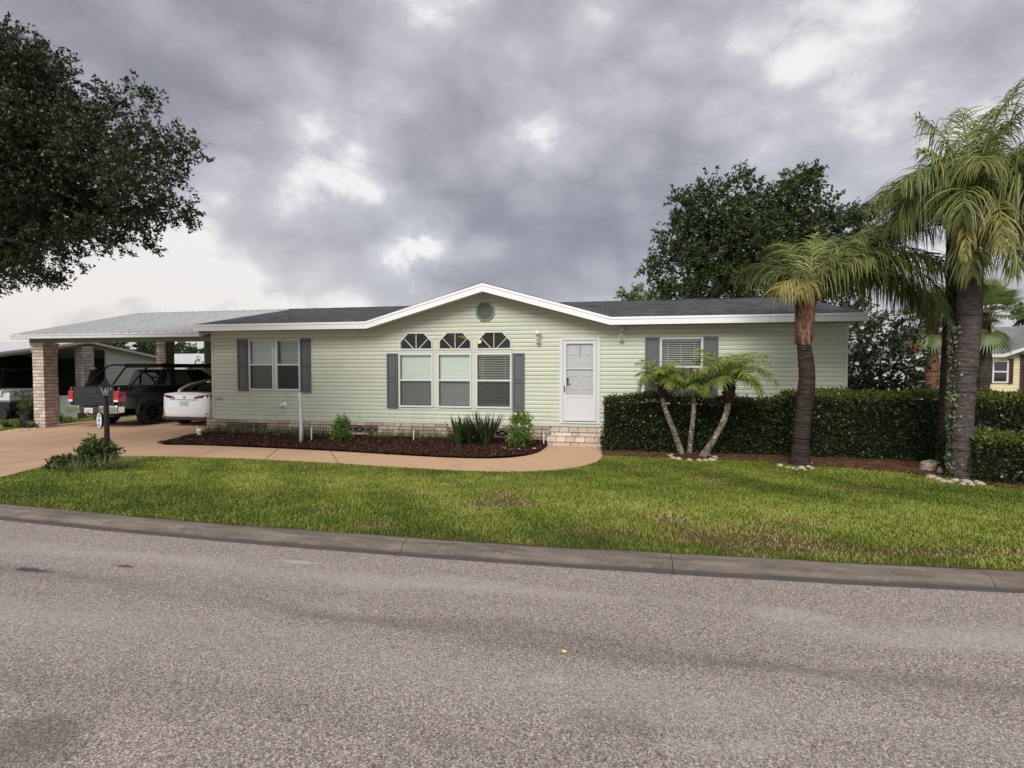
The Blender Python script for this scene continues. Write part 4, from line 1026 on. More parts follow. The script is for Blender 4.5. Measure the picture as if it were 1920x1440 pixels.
# ------------------------------------------------------------------ vehicles
def wheel(par, x, y, z0, r, w_, side, rim=M['black'], rr=.62, spokes=6):
    """axis along x; side +1: outer face towards +x"""
    def lat(mb, prof, n=28, tn=.5):
        vs = []; k = len(prof)
        for rad, xx in prof:
            for j in range(n): t = 2*math.pi*j/n; vs.append((x+side*xx, y+rad*math.cos(t), z0+r+rad*math.sin(t)))
        mb.add(vs, [(i*n+j, i*n+(j+1) % n, (i+1)*n+(j+1) % n, (i+1)*n+j) for i in range(k-1) for j in range(n)], tn)
    e = MB(); hub = MB(); hub.tube([(x-side*.02, y, z0+r), (x+side*w_*.25, y, z0+r)], r*.2, 14)
    wh = sub(par, 'wheel', hub, rim)
    t_ = MB(); h = w_/2; lat(t_, [(r*rr, -h*.9), (r*.92, -h), (r*.985, -h*.82), (r, -h*.5), (r, h*.5), (r*.985, h*.82), (r*.92, h), (r*rr, h*.9), (r*rr, -h*.9)])
    for k in range(36):
        a = 2*math.pi*k/36; c_, s_ = math.cos(a), math.sin(a)
        for xx in (-h*.62, h*.62):
            p = Vector((x+xx, y+c_*r*1.004, z0+r+s_*r*1.004)); tv = Vector((0, -s_, c_))*r*.05; xv = Vector((h*.3, 0, 0)); nv = Vector((0, c_, s_))*.012
            t_.add([p-tv-xv, p+tv-xv, p+tv+xv, p-tv+xv, p-tv*.8-xv+nv, p+tv*.8-xv+nv, p+tv*.8+xv+nv, p-tv*.8+xv+nv], [(4, 5, 6, 7), (0, 1, 5, 4), (1, 2, 6, 5), (2, 3, 7, 6), (3, 0, 4, 7)])
    sub(wh, 'tyre', t_, M['rubber'], smooth=False)
    q = MB(); lat(q, [(r*rr, h*.8), (r*rr*.93, h*.85), (r*rr*.9, h*.2), (r*rr*.9, -h*.6), (r*.05, -h*.5)])
    for k in range(spokes):
        a = 2*math.pi*k/spokes; p0 = Vector((x+side*h*.35, y, z0+r)); d = Vector((0, math.cos(a), math.sin(a))); s_ = Vector((0, -d.z, d.y))
        q.add([p0+d*r*.1-s_*.035, p0+d*r*.1+s_*.035, p0+d*r*rr*.95+s_*.022+Vector((side*h*.25, 0, 0)), p0+d*r*rr*.95-s_*.022+Vector((side*h*.25, 0, 0)),
               p0+d*r*.1-s_*.035-Vector((side*.03, 0, 0)), p0+d*r*.1+s_*.035-Vector((side*.03, 0, 0)), p0+d*r*rr*.95+s_*.022, p0+d*r*rr*.95-s_*.022], [(0, 1, 2, 3), (7, 6, 5, 4), (0, 1, 5, 4), (1, 2, 6, 5), (2, 3, 7, 6), (3, 0, 4, 7)])
    sub(wh, 'rim', q, rim)
GD = -.166
def arc(cy, cz, r, a0, a1, n=12): return [(cy+r*math.cos(R(a0+(a1-a0)*i/n)), cz+r*math.sin(R(a0+(a1-a0)*i/n))) for i in range(n+1)]
def Z(p): return [(a, b+GD) for a, b in p]
XC, HW = -15.80, .94
trk = thing('pickup_truck', 'black double cab pickup truck with rack tubes over its bed under the carport', 'pickup truck', (XC, 15.9, GD))
prof = Z([(13.24, .60)]+[(13.80, .56)]+arc(14.36, .45, .52, 168, 12)+[(14.92, .50), (17.02, .50)]+arc(17.58, .45, .52, 168, 12)+[(18.14, .52), (18.58, .55), (18.64, .75), (18.62, 1.02), (18.45, 1.16), (17.4, 1.24), (15.16, 1.26), (13.22, 1.26), (13.20, .95)])
mb = MB()
mb.prism(prof, XC+HW-.09, XC+HW, 'x'); mb.prism(prof, XC-HW, XC-HW+.09, 'x')
mb.box(XC-HW+.085, XC+HW-.085, 15.12, 18.55, GD+.45, GD+1.225); mb.box(XC-HW+.085, XC+HW-.085, 13.35, 15.13, GD+.62, GD+.72)
mb.box(XC-.5, XC+.5, 13.4, 18.2, GD+.32, GD+.5)
body = sub(trk, 'body', mb, M['blackcar'], bevel=.022)
mb = MB(); mb.box(XC-HW+.17, XC+HW-.17, 13.19, 13.27, GD+.68, GD+1.26, cham=.012)
tg = sub(trk, 'tailgate', mb, M['blackcar'], bevel=.01)
mb = MB(); mb.box(XC-HW+.28, XC+HW-.28, 13.178, 13.20, GD+.76, GD+.93, cham=.008); mb.box(XC-HW+.17, XC+HW-.17, 13.16, 13.30, GD+1.235, GD+1.268, cham=.008); sub(tg, 'pressed_panel', mb, M['blackcar'])
mb = MB(); mb.box(XC-.11, XC+.11, 13.175, 13.20, GD+1.06, GD+1.14, cham=.006); sub(tg, 'handle', mb, M['flare'])
# greenhouse
bt = [(XC-HW+.05, 15.12), (XC+HW-.05, 15.12), (XC+HW-.05, 17.55), (XC-HW+.05, 17.55)]; tp = [(XC-.74, 15.30), (XC+.74, 15.30), (XC+.74, 16.70), (XC-.74, 16.70)]
zb_, zt_ = GD+1.215, GD+1.80
mb = MB(); mb.add([(*p, zb_) for p in bt]+[(*p, zt_) for p in tp], [(3, 2, 1, 0), (4, 5, 6, 7), (0, 1, 5, 4), (1, 2, 6, 5), (2, 3, 7, 6), (3, 0, 4, 7)])
cb = sub(trk, 'cab', mb, M['blackcar'], bevel=.05)
def patch(P, u0, u1, v0, v1, off):
    a, b, c, d = [Vector(p) for p in P]
    f_ = lambda u, v: (a*(1-u)+b*u)*(1-v)+(d*(1-u)+c*u)*v
    n = (b-a).cross(d-a).normalized()*off
    return [f_(u0, v0)+n, f_(u1, v0)+n, f_(u1, v1)+n, f_(u0, v1)+n]
B3 = [Vector((*p, zb_)) for p in bt]; T3 = [Vector((*p, zt_)) for p in tp]
mb = MB(); mb.add(patch([B3[0], B3[1], T3[1], T3[0]], .10, .90, .12, .86, .004), [(0, 1, 2, 3)]); sub(cb, 'rear_window', mb, M['carglass'])
for u0, u1 in ((.10, .42), (.47, .80)):
    for P in ([B3[1], B3[2], T3[2], T3[1]], [B3[3], B3[0], T3[0], T3[3]]):
        mb = MB(); mb.add(patch(P, u0 if P[0] is B3[1] else 1-u1, u1 if P[0] is B3[1] else 1-u0, .10, .84, .004), [(0, 1, 2, 3)]); sub(cb, 'side_window', mb, M['carglass'])
mb = MB(); mb.add(patch([B3[2], B3[3], T3[3], T3[2]], .06, .94, .06, .9, .004), [(0, 1, 2, 3)]); sub(cb, 'windscreen', mb, M['carglass'])
for s_ in (1, -1):
    for cy in (14.36, 17.58):
        mb = MB(); o_ = arc(cy, .45, .60, 186, -6, 16); i_ = arc(cy, .45, .50, -6, 186, 16); mb.prism(Z(o_+i_), XC+s_*(HW-.03), XC+s_*(HW+.055), 'x'); sub(trk, 'wheel_flare', mb, M['flare'], bevel=.012)
        wheel(trk, XC+s_*(HW-.11), cy, GD, .40, .27, s_)
    mb = MB(); mb.box(XC+s_*(HW-.085)-.088, XC+s_*(HW-.085)+.09, 13.17, 13.42, GD+.80, GD+1.15, cham=.02); tl = sub(trk, 'tail_light', mb, M['redlens'], bevel=.01)
    mb = MB(); mb.box(XC+s_*(HW-.09)-.075, XC+s_*(HW-.09)+.075, 13.16, 13.20, GD+.805, GD+.875, cham=.01); sub(tl, 'reversing_lamp', mb, M['clearlens'])
    mb = MB(); xx = sorted((XC+s_*.36, XC+s_*(HW+.02))); mb.prism([(xx[0], 13.02), (xx[1], 13.02 if s_ < 0 else 13.10), (xx[1], 13.38), (xx[0], 13.2)] if s_ > 0 else [(xx[0], 13.10), (xx[1], 13.02), (xx[1], 13.2), (xx[0], 13.38)], GD+.46, GD+.70, 'z'); sub(trk, 'bumper_corner', mb, M['chrome'], bevel=.035)
    mb = MB(); mb.tube([(XC+s_*.84, 13.62, GD+1.24), (XC+s_*.80, 14.35, GD+1.90), (XC+s_*.78, 14.55, GD+1.955), (XC+s_*.76, 15.3, GD+1.955)], .028, 8); mb.tube([(XC+s_*.86, 14.55, GD+1.24), (XC+s_*.79, 15.05, GD+1.955)], .028, 8); sub(trk, 'rack_tube', mb, M['black'])
    mb = MB(); mb.box(XC+s_*(HW+.10)-.09, XC+s_*(HW+.10)+.09, 17.0, 17.1, GD+1.2, GD+1.42, cham=.02); sub(trk, 'door_mirror', mb, M['blackcar'])
    mb = MB(); mb.box(XC+s_*(HW-.11)-.1, XC+s_*(HW-.11)+.1, 18.55, 18.66, GD+.8, GD+1.02, cham=.02); sub(trk, 'headlight', mb, M['clearlens'])
mb = MB(); mb.tube([(XC-.79, 14.55, GD+1.955), (XC+.79, 14.55, GD+1.955)], .026, 8); sub(trk, 'rack_crossbar', mb, M['black'])
mb = MB(); mb.box(XC-.40, XC+.40, 13.04, 13.22, GD+.46, GD+.66, cham=.02); sub(trk, 'rear_bumper', mb, M['flare'])
mb = MB(); mb.box(XC-.155, XC+.155, 13.02, 13.035, GD+.47, GD+.63, cham=.004); pt_ = sub(trk, 'licence_plate', mb, M['plate'])
text_mesh('plate_lettering', 'C7ML', .115, M['box_green'], pt_, FRONT(XC, 13.018, GD+.55), .002)
mb = MB(); mb.tube([(XC, 13.3, GD+.42), (XC, 12.98, GD+.42)], .03, 8); mb.lathe((XC, 12.98, GD+.42), [(.02, 0), (.02, .05), (.032, .07), (.03, .10), (.01, .12)], 10); sub(trk, 'tow_hitch', mb, M['chrome'])
mb = MB(); mb.box(XC-.70, XC+.70, 15.0, 17.05, GD+1.87, GD+1.93)
for k in range(9): mb.box(XC-.72, XC+.72, 15.0+k*.25, 15.06+k*.25, GD+1.93, GD+1.96)
for s_ in (1, -1): mb.box(XC+s_*.73-.03, XC+s_*.73+.03, 14.95, 17.1, GD+1.86, GD+2.0, cham=.01)
sub(trk, 'roof_rack', mb, M['black'])
for s_ in (1, -1): mb = MB(); mb.box(XC+s_*(HW-.02)-.08, XC+s_*(HW-.02)+.08, 15.4, 16.9, GD+.36, GD+.42, cham=.01); sub(trk, 'side_step', mb, M['flare'])

# white sedan
SX, SY = -13.32, 14.0
car = thing('white_sedan', 'white saloon car with dark glass roof parked beside the black pickup', 'car', (SX, 16.3, GD))
def loft(stations, m, name, par, sub_=2, closed=True):
    mb = MB(); vs = []; k = None
    for y_, half in stations:
        ring = [(SX+x, SY+y_, GD+z) for x, z in half]+[(SX-x, SY+y_, GD+z) for x, z in half[::-1] if x > 1e-6]
        k = len(ring); vs += ring
    n = len(stations); fs = [(i*k+j, i*k+(j+1) % k, (i+1)*k+(j+1) % k, (i+1)*k+j) for i in range(n-1) for j in range(k)]
    fs += [tuple(range(k-1, -1, -1)), tuple((n-1)*k+j for j in range(k))]
    mb.add(vs, fs); return sub(par, name, mb, m, smooth=True, **{})
def sec(hw, zb, zm, zs, zt, tw=.86): return [(0, zb), (hw*.86, zb), (hw*.97, zb+.07), (hw, zm), (hw*.985, zs-.10), (hw*.95, zs-.01), (hw*tw, zs+.012), (hw*.4, zt), (0, zt)]
st = [(.0, sec(.66, .36, .60, .80, .82)), (.035, sec(.78, .30, .58, .92, .95)), (.09, sec(.85, .26, .58, 1.03, 1.075)), (.12, sec(.87, .24, .58, 1.035, 1.085)), (.35, sec(.905, .22, .58, 1.03, 1.085)), (.75, sec(.92, .2, .58, 1.02, 1.09)), (1.4, sec(.925, .2, .6, 1.0, 1.08)), (2.4, sec(.925, .2, .6, .97, 1.0)), (3.3, sec(.92, .2, .6, .95, .99)), (3.7, sec(.91, .2, .58, .90, .96)), (4.3, sec(.88, .2, .55, .80, .84)), (4.6, sec(.78, .24, .5, .68, .70)), (4.69, sec(.6, .34, .48, .58, .6))]
bd = loft(st, M['whitecar'], 'body', car)
def gsec(hw, z0, z1): return [(0, z0-.05), (hw, z0-.02), (hw*.985, z0+(z1-z0)*.45), (hw*.84, z1-.045), (hw*.68, z1-.008), (0, z1)]
st = [(.52, gsec(.60, 1.05, 1.085)), (.72, gsec(.76, 1.03, 1.15)), (1.05, gsec(.82, 1.02, 1.27)), (1.5, gsec(.84, 1.0, 1.39)), (2.0, gsec(.84, .98, 1.44)), (2.5, gsec(.83, .97, 1.43)), (3.0, gsec(.82, .95, 1.32)), (3.45, gsec(.80, .94, 1.12)), (3.7, gsec(.76, .93, .98))]
gh = loft(st, M['carglass'], 'glass_roof', car)
mb = MB()
for s_ in (1, -1):
    pth = [(.50, .64, 1.085), (.72, .78, 1.14), (1.05, .795, 1.27), (1.5, .765, 1.375), (2.0, .75, 1.425), (2.5, .745, 1.415), (3.0, .76, 1.30), (3.5, .80, 1.08)]
    mb = MB(); mb.tube([(SX+s_*x, SY+y_, GD+z) for y_, x, z in pth], [.05, .06, .055, .042, .035, .032, .03, .03], 8); sub(car, 'roof_rail', mb, M['whitecar'], smooth=True)
    # tail lamp: tapering lens wrapping the corner
    mb = MB(); pts_ = [(.36, .04, .905, .03), (.50, .05, .91, .075), (.66, .06, .915, .10), (.80, .10, .925, .105), (.868, .20, .945, .07), (.905, .36, .95, .045), (.915, .52, .955, .015)]
    vs = []
    for x, y_, z, h_ in pts_:
        ox = .012*min(1, (x-.45)*2); vs += [(SX+s_*(x+ox), SY+y_-.025, GD+z-h_), (SX+s_*(x+ox+.004), SY+y_-.032, GD+z), (SX+s_*(x+ox), SY+y_-.02, GD+z+h_*.8), (SX+s_*(x-.03), SY+y_+.04, GD+z)]
    n_ = len(pts_); mb.add(vs, [(i*4+j, i*4+(j+1) % 4, (i+1)*4+(j+1) % 4, (i+1)*4+j) for i in range(n_-1) for j in range(4)]+[(0, 1, 2, 3), (n_*4-4, n_*4-3, n_*4-2, n_*4-1)])
    tl = sub(car, 'tail_light', mb, M['darkred'], smooth=True)
    for yy in (.85, 3.72): wheel(car, SX+s_*.80, SY+yy, GD, .335, .22, s_, M['flare'], .68, 7)
    mb = MB(); mb.box(SX+s_*.70-.10, SX+s_*.70+.10, SY+.028, SY+.06, GD+.40, GD+.425); sub(car, 'reflector', mb, M['darkred'])
    mb = MB(); mb.box(SX+s_*.95-.08, SX+s_*.95+.08, SY+3.1, SY+3.22, GD+.95, GD+1.08, cham=.02); sub(car, 'door_mirror', mb, M['whitecar'])
mb = MB(); mb.box(SX-.75, SX+.75, SY+.03, SY+.5, GD+.20, GD+.335, cham=.03); sub(car, 'rear_diffuser', mb, M['flare'])
mb = MB(); mb.box(SX-.50, SX+.50, SY-.012, SY+.02, GD+.845, GD+.856); sub(car, 'boot_seam', mb, M['flare'])
mb = MB(); mb.box(SX-.155, SX+.155, SY-.02, SY-.005, GD+.66, GD+.81, cham=.004); pt_ = sub(car, 'licence_plate', mb, M['plate'])
text_mesh('plate_lettering', 'L3NZ', .105, M['box_green'], pt_, FRONT(SX, SY-.022, GD+.735), .002)
mb = MB(); e_ = [(-.045, .03), (-.02, .04), (0, .03), (.02, .04), (.045, .03), (.035, .045), (0, .052), (-.035, .045)]
mb.prism([(SX+a, GD+.90+b) for a, b in e_], SY+.008, SY+.03, 'y'); mb.prism([(SX-.012, GD+.925), (SX+.012, GD+.925), (SX+.003, GD+.865), (SX-.003, GD+.865)], SY+.008, SY+.03, 'y'); sub(car, 'emblem', mb, M['flare'])

# ------------------------------------------------------------------ neighbouring houses and carport on the left
nb = thing('neighbour_carport', 'neighbouring low gabled carport with pale brick column and dark interior', 'carport', (-22, 17, G))
NX, NYP, NZP, NZE = -20.5, 17.0, 2.74, 2.20
mb = MB()
def nroof(x0, x1, up): return
sl_ = (NZP-NZE)/3.2
mb.prism([(13.45, NZE-.06), (NYP, NZP), (20.6, NZE-.09), (20.6, NZE-.13), (NYP, NZP-.05), (13.45, NZE-.10)], -32, NX, 'x'); rf_ = sub(nb, 'roof', mb, M['metalroof'])
mb = MB(); mb.prism([(13.4, NZE-.055), (NYP, NZP+.012), (20.65, NZE-.085), (20.65, NZE-.165), (NYP, NZP-.075), (13.4, NZE-.14)], NX-.01, NX+.03, 'x'); mb.prism([(13.6, NZE-.11), (NYP, NZP-.075), (20.4, NZE-.14), (20.4, NZE-.25), (NYP, NZP-.19), (13.6, NZE-.22)], NX-.28, NX-.26, 'x'); mb.box(-32, NX, 13.38, 13.46, NZE-.14, NZE-.055)
sub(nb, 'fascia', mb, M['gutter'])
column(nb, NX-.45, 16.78, .42, -.16, NZP-.19, 24, M['brick_grey'], corb=False)
mb = MB(); siding(mb, (NX-.25, 17.95, -.1), (0, 1, 0), (1, 0, 0), -.1, 2.7, .11, lambda z: (0, min(2.4, (2.60-z)/.165)) if z > 2.2 else (0, 2.4)); sub(nb, 'wall', mb, M['siding_white'], fix=False)
mb = MB(); mb.box(NX-.30, NX-.22, 17.87, 17.95, -.15, 2.5); sub(nb, 'corner_trim', mb, M['white'])
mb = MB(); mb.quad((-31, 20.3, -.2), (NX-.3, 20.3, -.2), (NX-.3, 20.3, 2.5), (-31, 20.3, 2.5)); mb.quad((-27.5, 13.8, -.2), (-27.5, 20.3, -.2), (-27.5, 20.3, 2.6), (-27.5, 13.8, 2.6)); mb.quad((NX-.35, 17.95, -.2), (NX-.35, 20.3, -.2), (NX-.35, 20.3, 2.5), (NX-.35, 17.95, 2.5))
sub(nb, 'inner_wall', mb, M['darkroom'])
mb = MB(); mb.add([(-27.5, 13.5, -.155), (NX, 13.5, -.155), (NX, 20.3, -.155), (-27.5, 20.3, -.155)], [(0, 1, 2, 3)]); struct(mb.build('neighbour_drive', M['kerb']))
# golf cart
gx, gy = -21.9, 15.1
gc = thing('golf_cart', 'white and black golf cart under the neighbouring carport', 'golf cart', (gx, gy, G))
mb = MB(); mb.box(gx-1.15, gx+.55, gy-.6, gy+.6, .62, .92, cham=.07); mb.box(gx+.2, gx+.85, gy-.55, gy+.55, .45, .80, cham=.08); sub(gc, 'body', mb, M['white'])
mb = MB(); mb.box(gx-1.2, gx+.9, gy-.6, gy+.6, .12, .46, cham=.04); sub(gc, 'chassis', mb, M['black'])
mb = MB(); mb.box(gx-.9, gx-.4, gy-.5, gy+.5, .92, 1.0, cham=.03); mb.box(gx-.95, gx-.85, gy-.5, gy+.5, 1.0, 1.3, cham=.03); sub(gc, 'seat', mb, M['flare'])
mb = MB(); mb.box(gx-1.1, gx+.55, gy-.6, gy+.6, 1.60, 1.66, cham=.02); sub(gc, 'roof', mb, M['black'])
for a, b in ((-1.05, -.55), (-1.05, .55), (.45, -.55), (.45, .55)): mb = MB(); mb.tube([(gx+a, gy+b, .85), (gx+a*.95, gy+b, 1.62)], .02, 6); sub(gc, 'post', mb, M['black'])
for a in (-.8, .6):
    for s_ in (1, -1):
        mb = MB(); vs = mb.tube([(gx+a, gy+s_*.48, .06), (gx+a, gy+s_*.64, .06)], .24, 18); sub(gc, 'wheel', mb, M['rubber'])
# utility boxes
for (px, py, w_, h_, d_, lb) in ((129, 783, .62, .80, .5, 'larger pale green utility cabinet behind the brick column'), (140, 786, .26, .55, .3, 'small green utility pedestal in front of the larger cabinet')):
    p = gz(px-4 if w_ > .5 else px, py, -.18); t_ = thing('utility_box', lb, 'utility box', p, 'green utility boxes')
    mb = MB(); mb.box(p.x-w_/2, p.x+w_/2, p.y, p.y+d_, G, G+h_, cham=.02); sub(t_, 'cabinet', mb, M['box_green'])
    mb = MB(); mb.box(p.x-w_/2-.02, p.x+w_/2+.02, p.y-.02, p.y+d_+.02, G+h_-.03, G+h_+.02, cham=.01); sub(t_, 'lid', mb, M['box_green'])
# covered grill behind the truck
gp = at(178, 722, 16.4); t_ = thing('covered_grill', 'dark cloth covered hump standing behind the pickup truck bed', 'covered grill', (gp.x, 16.4, G))
mb = MB(); mb.lathe((gp.x, 16.4, G), [(.34, .0), (.36, .5), (.38, .98), (.36, 1.1), (.22, 1.35), (.16, 1.62), (.12, 1.78), (.03, 1.84)], 14); c_ = sub(t_, 'cover', mb, M['tarp'], smooth=True)
mb = MB(); mb.box(gp.x-.1, gp.x+.12, 16.28, 16.4, G+1.78, G+1.88, cham=.03); sub(t_, 'handle', mb, M['husk'])

def house_simple(name, lab, X0, X1, Y0, dep, ze, zr, wallm, roofm, gable=None, lap=.13):
    t_ = thing(name, lab, 'house', ((X0+X1)/2, Y0, G)); L_ = X1-X0
    def f_(z):
        if not gable or z <= ze: return (0, L_)
        g0, gp_, g1 = gable; k = (z-ze)/(zr-ze); return (g0+(gp_-g0)*k-X0, g1+(gp_-g1)*k-X0)
    mb = MB(); siding(mb, (X0, Y0, -.2), (1, 0, 0), (0, -1, 0), -.2, zr-.12 if gable else ze, lap, f_, depth=.02)
    siding(mb, (X0, Y0+dep, -.2), (0, -1, 0), (-1, 0, 0), -.2, ze, lap, lambda z: (0, dep)); siding(mb, (X1, Y0, -.2), (0, 1, 0), (1, 0, 0), -.2, ze, lap, lambda z: (0, dep))
    ym = Y0+dep/2
    for xx in (X0, X1): mb.add([(xx, Y0, ze), (xx, Y0+dep, ze), (xx, ym, zr+.06)], [(0, 1, 2)])
    sub(t_, 'wall', mb, wallm, fix=False)
    mb = MB()
    mb.prism([(Y0-.35, ze+.1), (ym, zr+.1), (Y0+dep+.35, ze+.1), (Y0+dep+.35, ze+.05), (ym, zr+.05), (Y0-.35, ze+.05)], X0-.3, X1+.3, 'x')
    if gable:
        g0, gp_, g1 = gable
        for a, b, za, zb in ((g0-.3, gp_, ze+.1, zr+.12), (gp_, g1+.3, zr+.12, ze+.1)):
            mb.add([(a, Y0-.45, za), (b, Y0-.45, zb), (b, ym, zb), (a, ym, za), (a, Y0-.45, za-.05), (b, Y0-.45, zb-.05), (b, ym, zb-.05), (a, ym, za-.05)], [(0, 1, 2, 3), (7, 6, 5, 4), (0, 1, 5, 4), (1, 2, 6, 5), (2, 3, 7, 6), (3, 0, 4, 7)])
    sub(t_, 'roof', mb, roofm)
    mb = MB()
    if gable:
        g0, gp_, g1 = gable; P = [(X0-.3, ze+.04), (g0-.3, ze+.04), (gp_, zr+.06), (g1+.3, ze+.04), (X1+.3, ze+.04)]
        P = [p for i, p in enumerate(P) if not (i == 0 and g0 < X0+.1) and not (i == 4 and g1 > X1-.1)]
    else: P = [(X0-.3, ze+.04), (X1+.3, ze+.04)]
    for a, b in zip(P[:-1], P[1:]): mb.prism([(a[0], a[1]-.14), (b[0], b[1]-.14), b, a], Y0-.48, Y0-.45, 'y')
    mb.box(X0-.32, X0-.3, Y0-.45, Y0+dep+.35, ze-.1, ze+.04)
    sub(t_, 'fascia', mb, M['white']); return t_
def win_far(par, x0, x1, z0, z1, y_, frame=M['white'], sh=None, shw=.3):
    f = MB(); w_ = .06; bar(f, x0, x0+w_, z0, z1, y_-.06, y_); bar(f, x1-w_, x1, z0, z1, y_-.06, y_); bar(f, x0+w_, x1-w_, z1-w_, z1, y_-.06, y_); bar(f, x0+w_, x1-w_, z0, z0+w_, y_-.06, y_); bar(f, x0+w_, x1-w_, (z0+z1)/2-.03, (z0+z1)/2+.03, y_-.055, y_)
    o = sub(par, 'window', f, frame); g = MB(); g.quad((x0+w_, y_-.03, z0), (x1-w_, y_-.03, z0), (x1-w_, y_-.03, z1), (x0+w_, y_-.03, z1)); sub(o, 'pane', g, M['carglass'])
    if sh:
        for a, b in ((x0-shw, x0-.01), (x1+.01, x1+shw)): shutter(par, a, b, z0-.03, z1+.08, y_-.01, sh)
    return o
a_ = at(1833, 690, 25); yh = house_simple('yellow_house', 'pale yellow sided house with brown shutters and grey roof across the far hedge', a_.x, a_.x+13, 25, 8, 2.22, 3.55, M['siding_yellow'], M['shingle_grey'], (a_.x+.95, a_.x+4.2, a_.x+7.4))
w0, w1 = at(1859, 676, 25), at(1888, 718, 25); win_far(yh, w0.x, w1.x, w1.z, w0.z, 24.98, M['white'], M['brown_shutter'], .17)
w0 = at(1918, 670, 25); win_far(yh, w0.x+.06, w0.x+1.1, .3, 2.15, 24.98, M['white'], M['brown_shutter'], .17)
a_ = at(1640, 690, 28); b_ = at(1800, 690, 28); wh_ = house_simple('white_house', 'white house with pale grey roof between the magnolia and the tall palms', a_.x, b_.x+.6, 28, 8, 2.0, 3.0, M['siding_white'], M['shingle_grey'], (a_.x+1.2, b_.x+.8, b_.x+5))
w0, w1 = at(1712, 695, 28), at(1740, 735, 28); win_far(wh_, w0.x, w1.x, w1.z, w0.z, 27.98, M['vent'])
# houses glimpsed through the carport
a_ = at(322, 690, 34); b_ = at(392, 690, 34); house_simple('distant_white_house', 'white house with pale grey roof seen through the carport behind the pickup', a_.x-4, b_.x+3, 34, 8, 2.05, 2.75, M['siding_white'], M['metalroof'])

# ------------------------------------------------------------------ post lamp, pole, stakes, cleanout
p = Vector((-9.21, 7.92, zg(-9.21, 7.92))); lp = thing('lamp_post', 'short black post lamp with an oval house number sign in the lawn plants', 'lamp post', p)
mb = MB(); mb.lathe(tuple(p), [(.055, 0), (.055, .05), (.042, .07), (.042, 1.20), (.05, 1.21), (.05, 1.235), (.03, 1.25), (.03, 1.30)], 16); sub(lp, 'post', mb, M['black'])
zt2 = p.z+1.28
mb = MB(); mb.lathe((p.x, p.y, zt2), [(.03, 0), (.065, .02), (.068, .03), (.05, .035)], 6)
for k in range(6): t_ = k*math.pi/3; mb.tube([(p.x+.062*math.cos(t_), p.y+.062*math.sin(t_), zt2+.03), (p.x+.10*math.cos(t_), p.y+.10*math.sin(t_), zt2+.21)], .007, 5)
mb.lathe((p.x, p.y, zt2), [(.125, .205), (.125, .22), (.06, .285), (.03, .30), (.035, .32), (.02, .34), (.012, .37), (.004, .38)], 6)
lt = sub(lp, 'lantern', mb, M['black'])
mb = MB(); mb.lathe((p.x, p.y, zt2), [(.055, .035), (.092, .20)], 6); sub(lt, 'lamp_glass', mb, M['glass'])
mb = MB(); mb.lathe((p.x, p.y, zt2), [(.02, .03), (.045, .08), (.045, .14), (.015, .18)], 10); sub(lt, 'bulb', mb, M['clearlens'])
oz = p.z+.86; ox = p.x-.125; oy = p.y-.02
mb = MB(); E_ = [(ox+.068*math.cos(2*math.pi*k/28), oz+.155*math.sin(2*math.pi*k/28)) for k in range(28)]; mb.prism(E_, oy-.012, oy+.012, 'y'); sg = sub(lp, 'number_sign', mb, M['black'])
mb = MB(); E_ = [(ox+.056*math.cos(2*math.pi*k/28), oz+.142*math.sin(2*math.pi*k/28)) for k in range(28)]; mb.prism(E_, oy-.016, oy-.0125, 'y'); sub(sg, 'sign_face', mb, M['white'])
for k, ch in enumerate('406'): text_mesh('numeral', ch, .085, M['ink'], sg, FRONT(ox, oy-.018, oz+.083-.083*k), .002)
mb = MB(); mb.tube([(ox, oy, oz+.155), (ox, oy, oz+.20), (p.x, p.y, oz+.20)], .007, 6); sub(lp, 'sign_bracket', mb, M['black'])

mb = MB(); mb.tube([(-7.53, 11.42, -.16), (-7.52, 11.42, .2), (-7.53, 11.42, .9), (-7.56, 11.42, 1.09)], [.05, .044, .038, .034], 12)
tag(mb.build('pole', M['pole'], smooth=True), 'slim pale upright pole standing in the mulch in front of the left window pair', 'pole')
for (x, y_, h_, r_, lb) in ((-7.46, 11.75, .36, .018, 'white plastic stake in the mulch right beside the pale pole'), (-4.92, 12.2, .30, .012, 'thin white plastic stake in the mulch between round shrub and spiky plant'), (-1.64, 12.25, .30, .014, 'thin white plastic stake in the mulch by the brick steps'), (-11.30, 12.3, .26, .018, 'short white plastic stake at the driveway corner of the green house')):
    mb = MB(); mb.tube([(x, y_, -.2), (x+.005, y_, -.165+h_)], r_, 8); tag(mb.build('stake', M['pvc']), lb, 'stake', 'white stakes along the mulch bed')
c_ = thing('drain_cleanout', 'pale green drain cap with white top at the house corner', 'drain cap', (-10.95, 12.0, -.17))
mb = MB(); mb.lathe((-10.95, 12.0, -.17), [(.055, 0), (.055, .16), (.06, .165)], 14); sub(c_, 'pipe', mb, M['palegreen'], smooth=False)
mb = MB(); mb.lathe((-10.95, 12.0, -.005), [(.062, 0), (.062, .03), (.05, .055), (.02, .07)], 14); sub(c_, 'cap', mb, M['pvc'])

# fallen leaf on the street
p = gz(1057, 1223, .003); mb = MB(); mb.add([(p.x-.015, p.y, .008), (p.x, p.y+.009, .014), (p.x+.022, p.y+.003, .006), (p.x+.003, p.y-.010, .009)], [(0, 1, 2, 3)]); tag(mb.build('fallen_leaf', M['yellowleaf']), 'small yellow leaf lying on the grey asphalt', 'leaf')

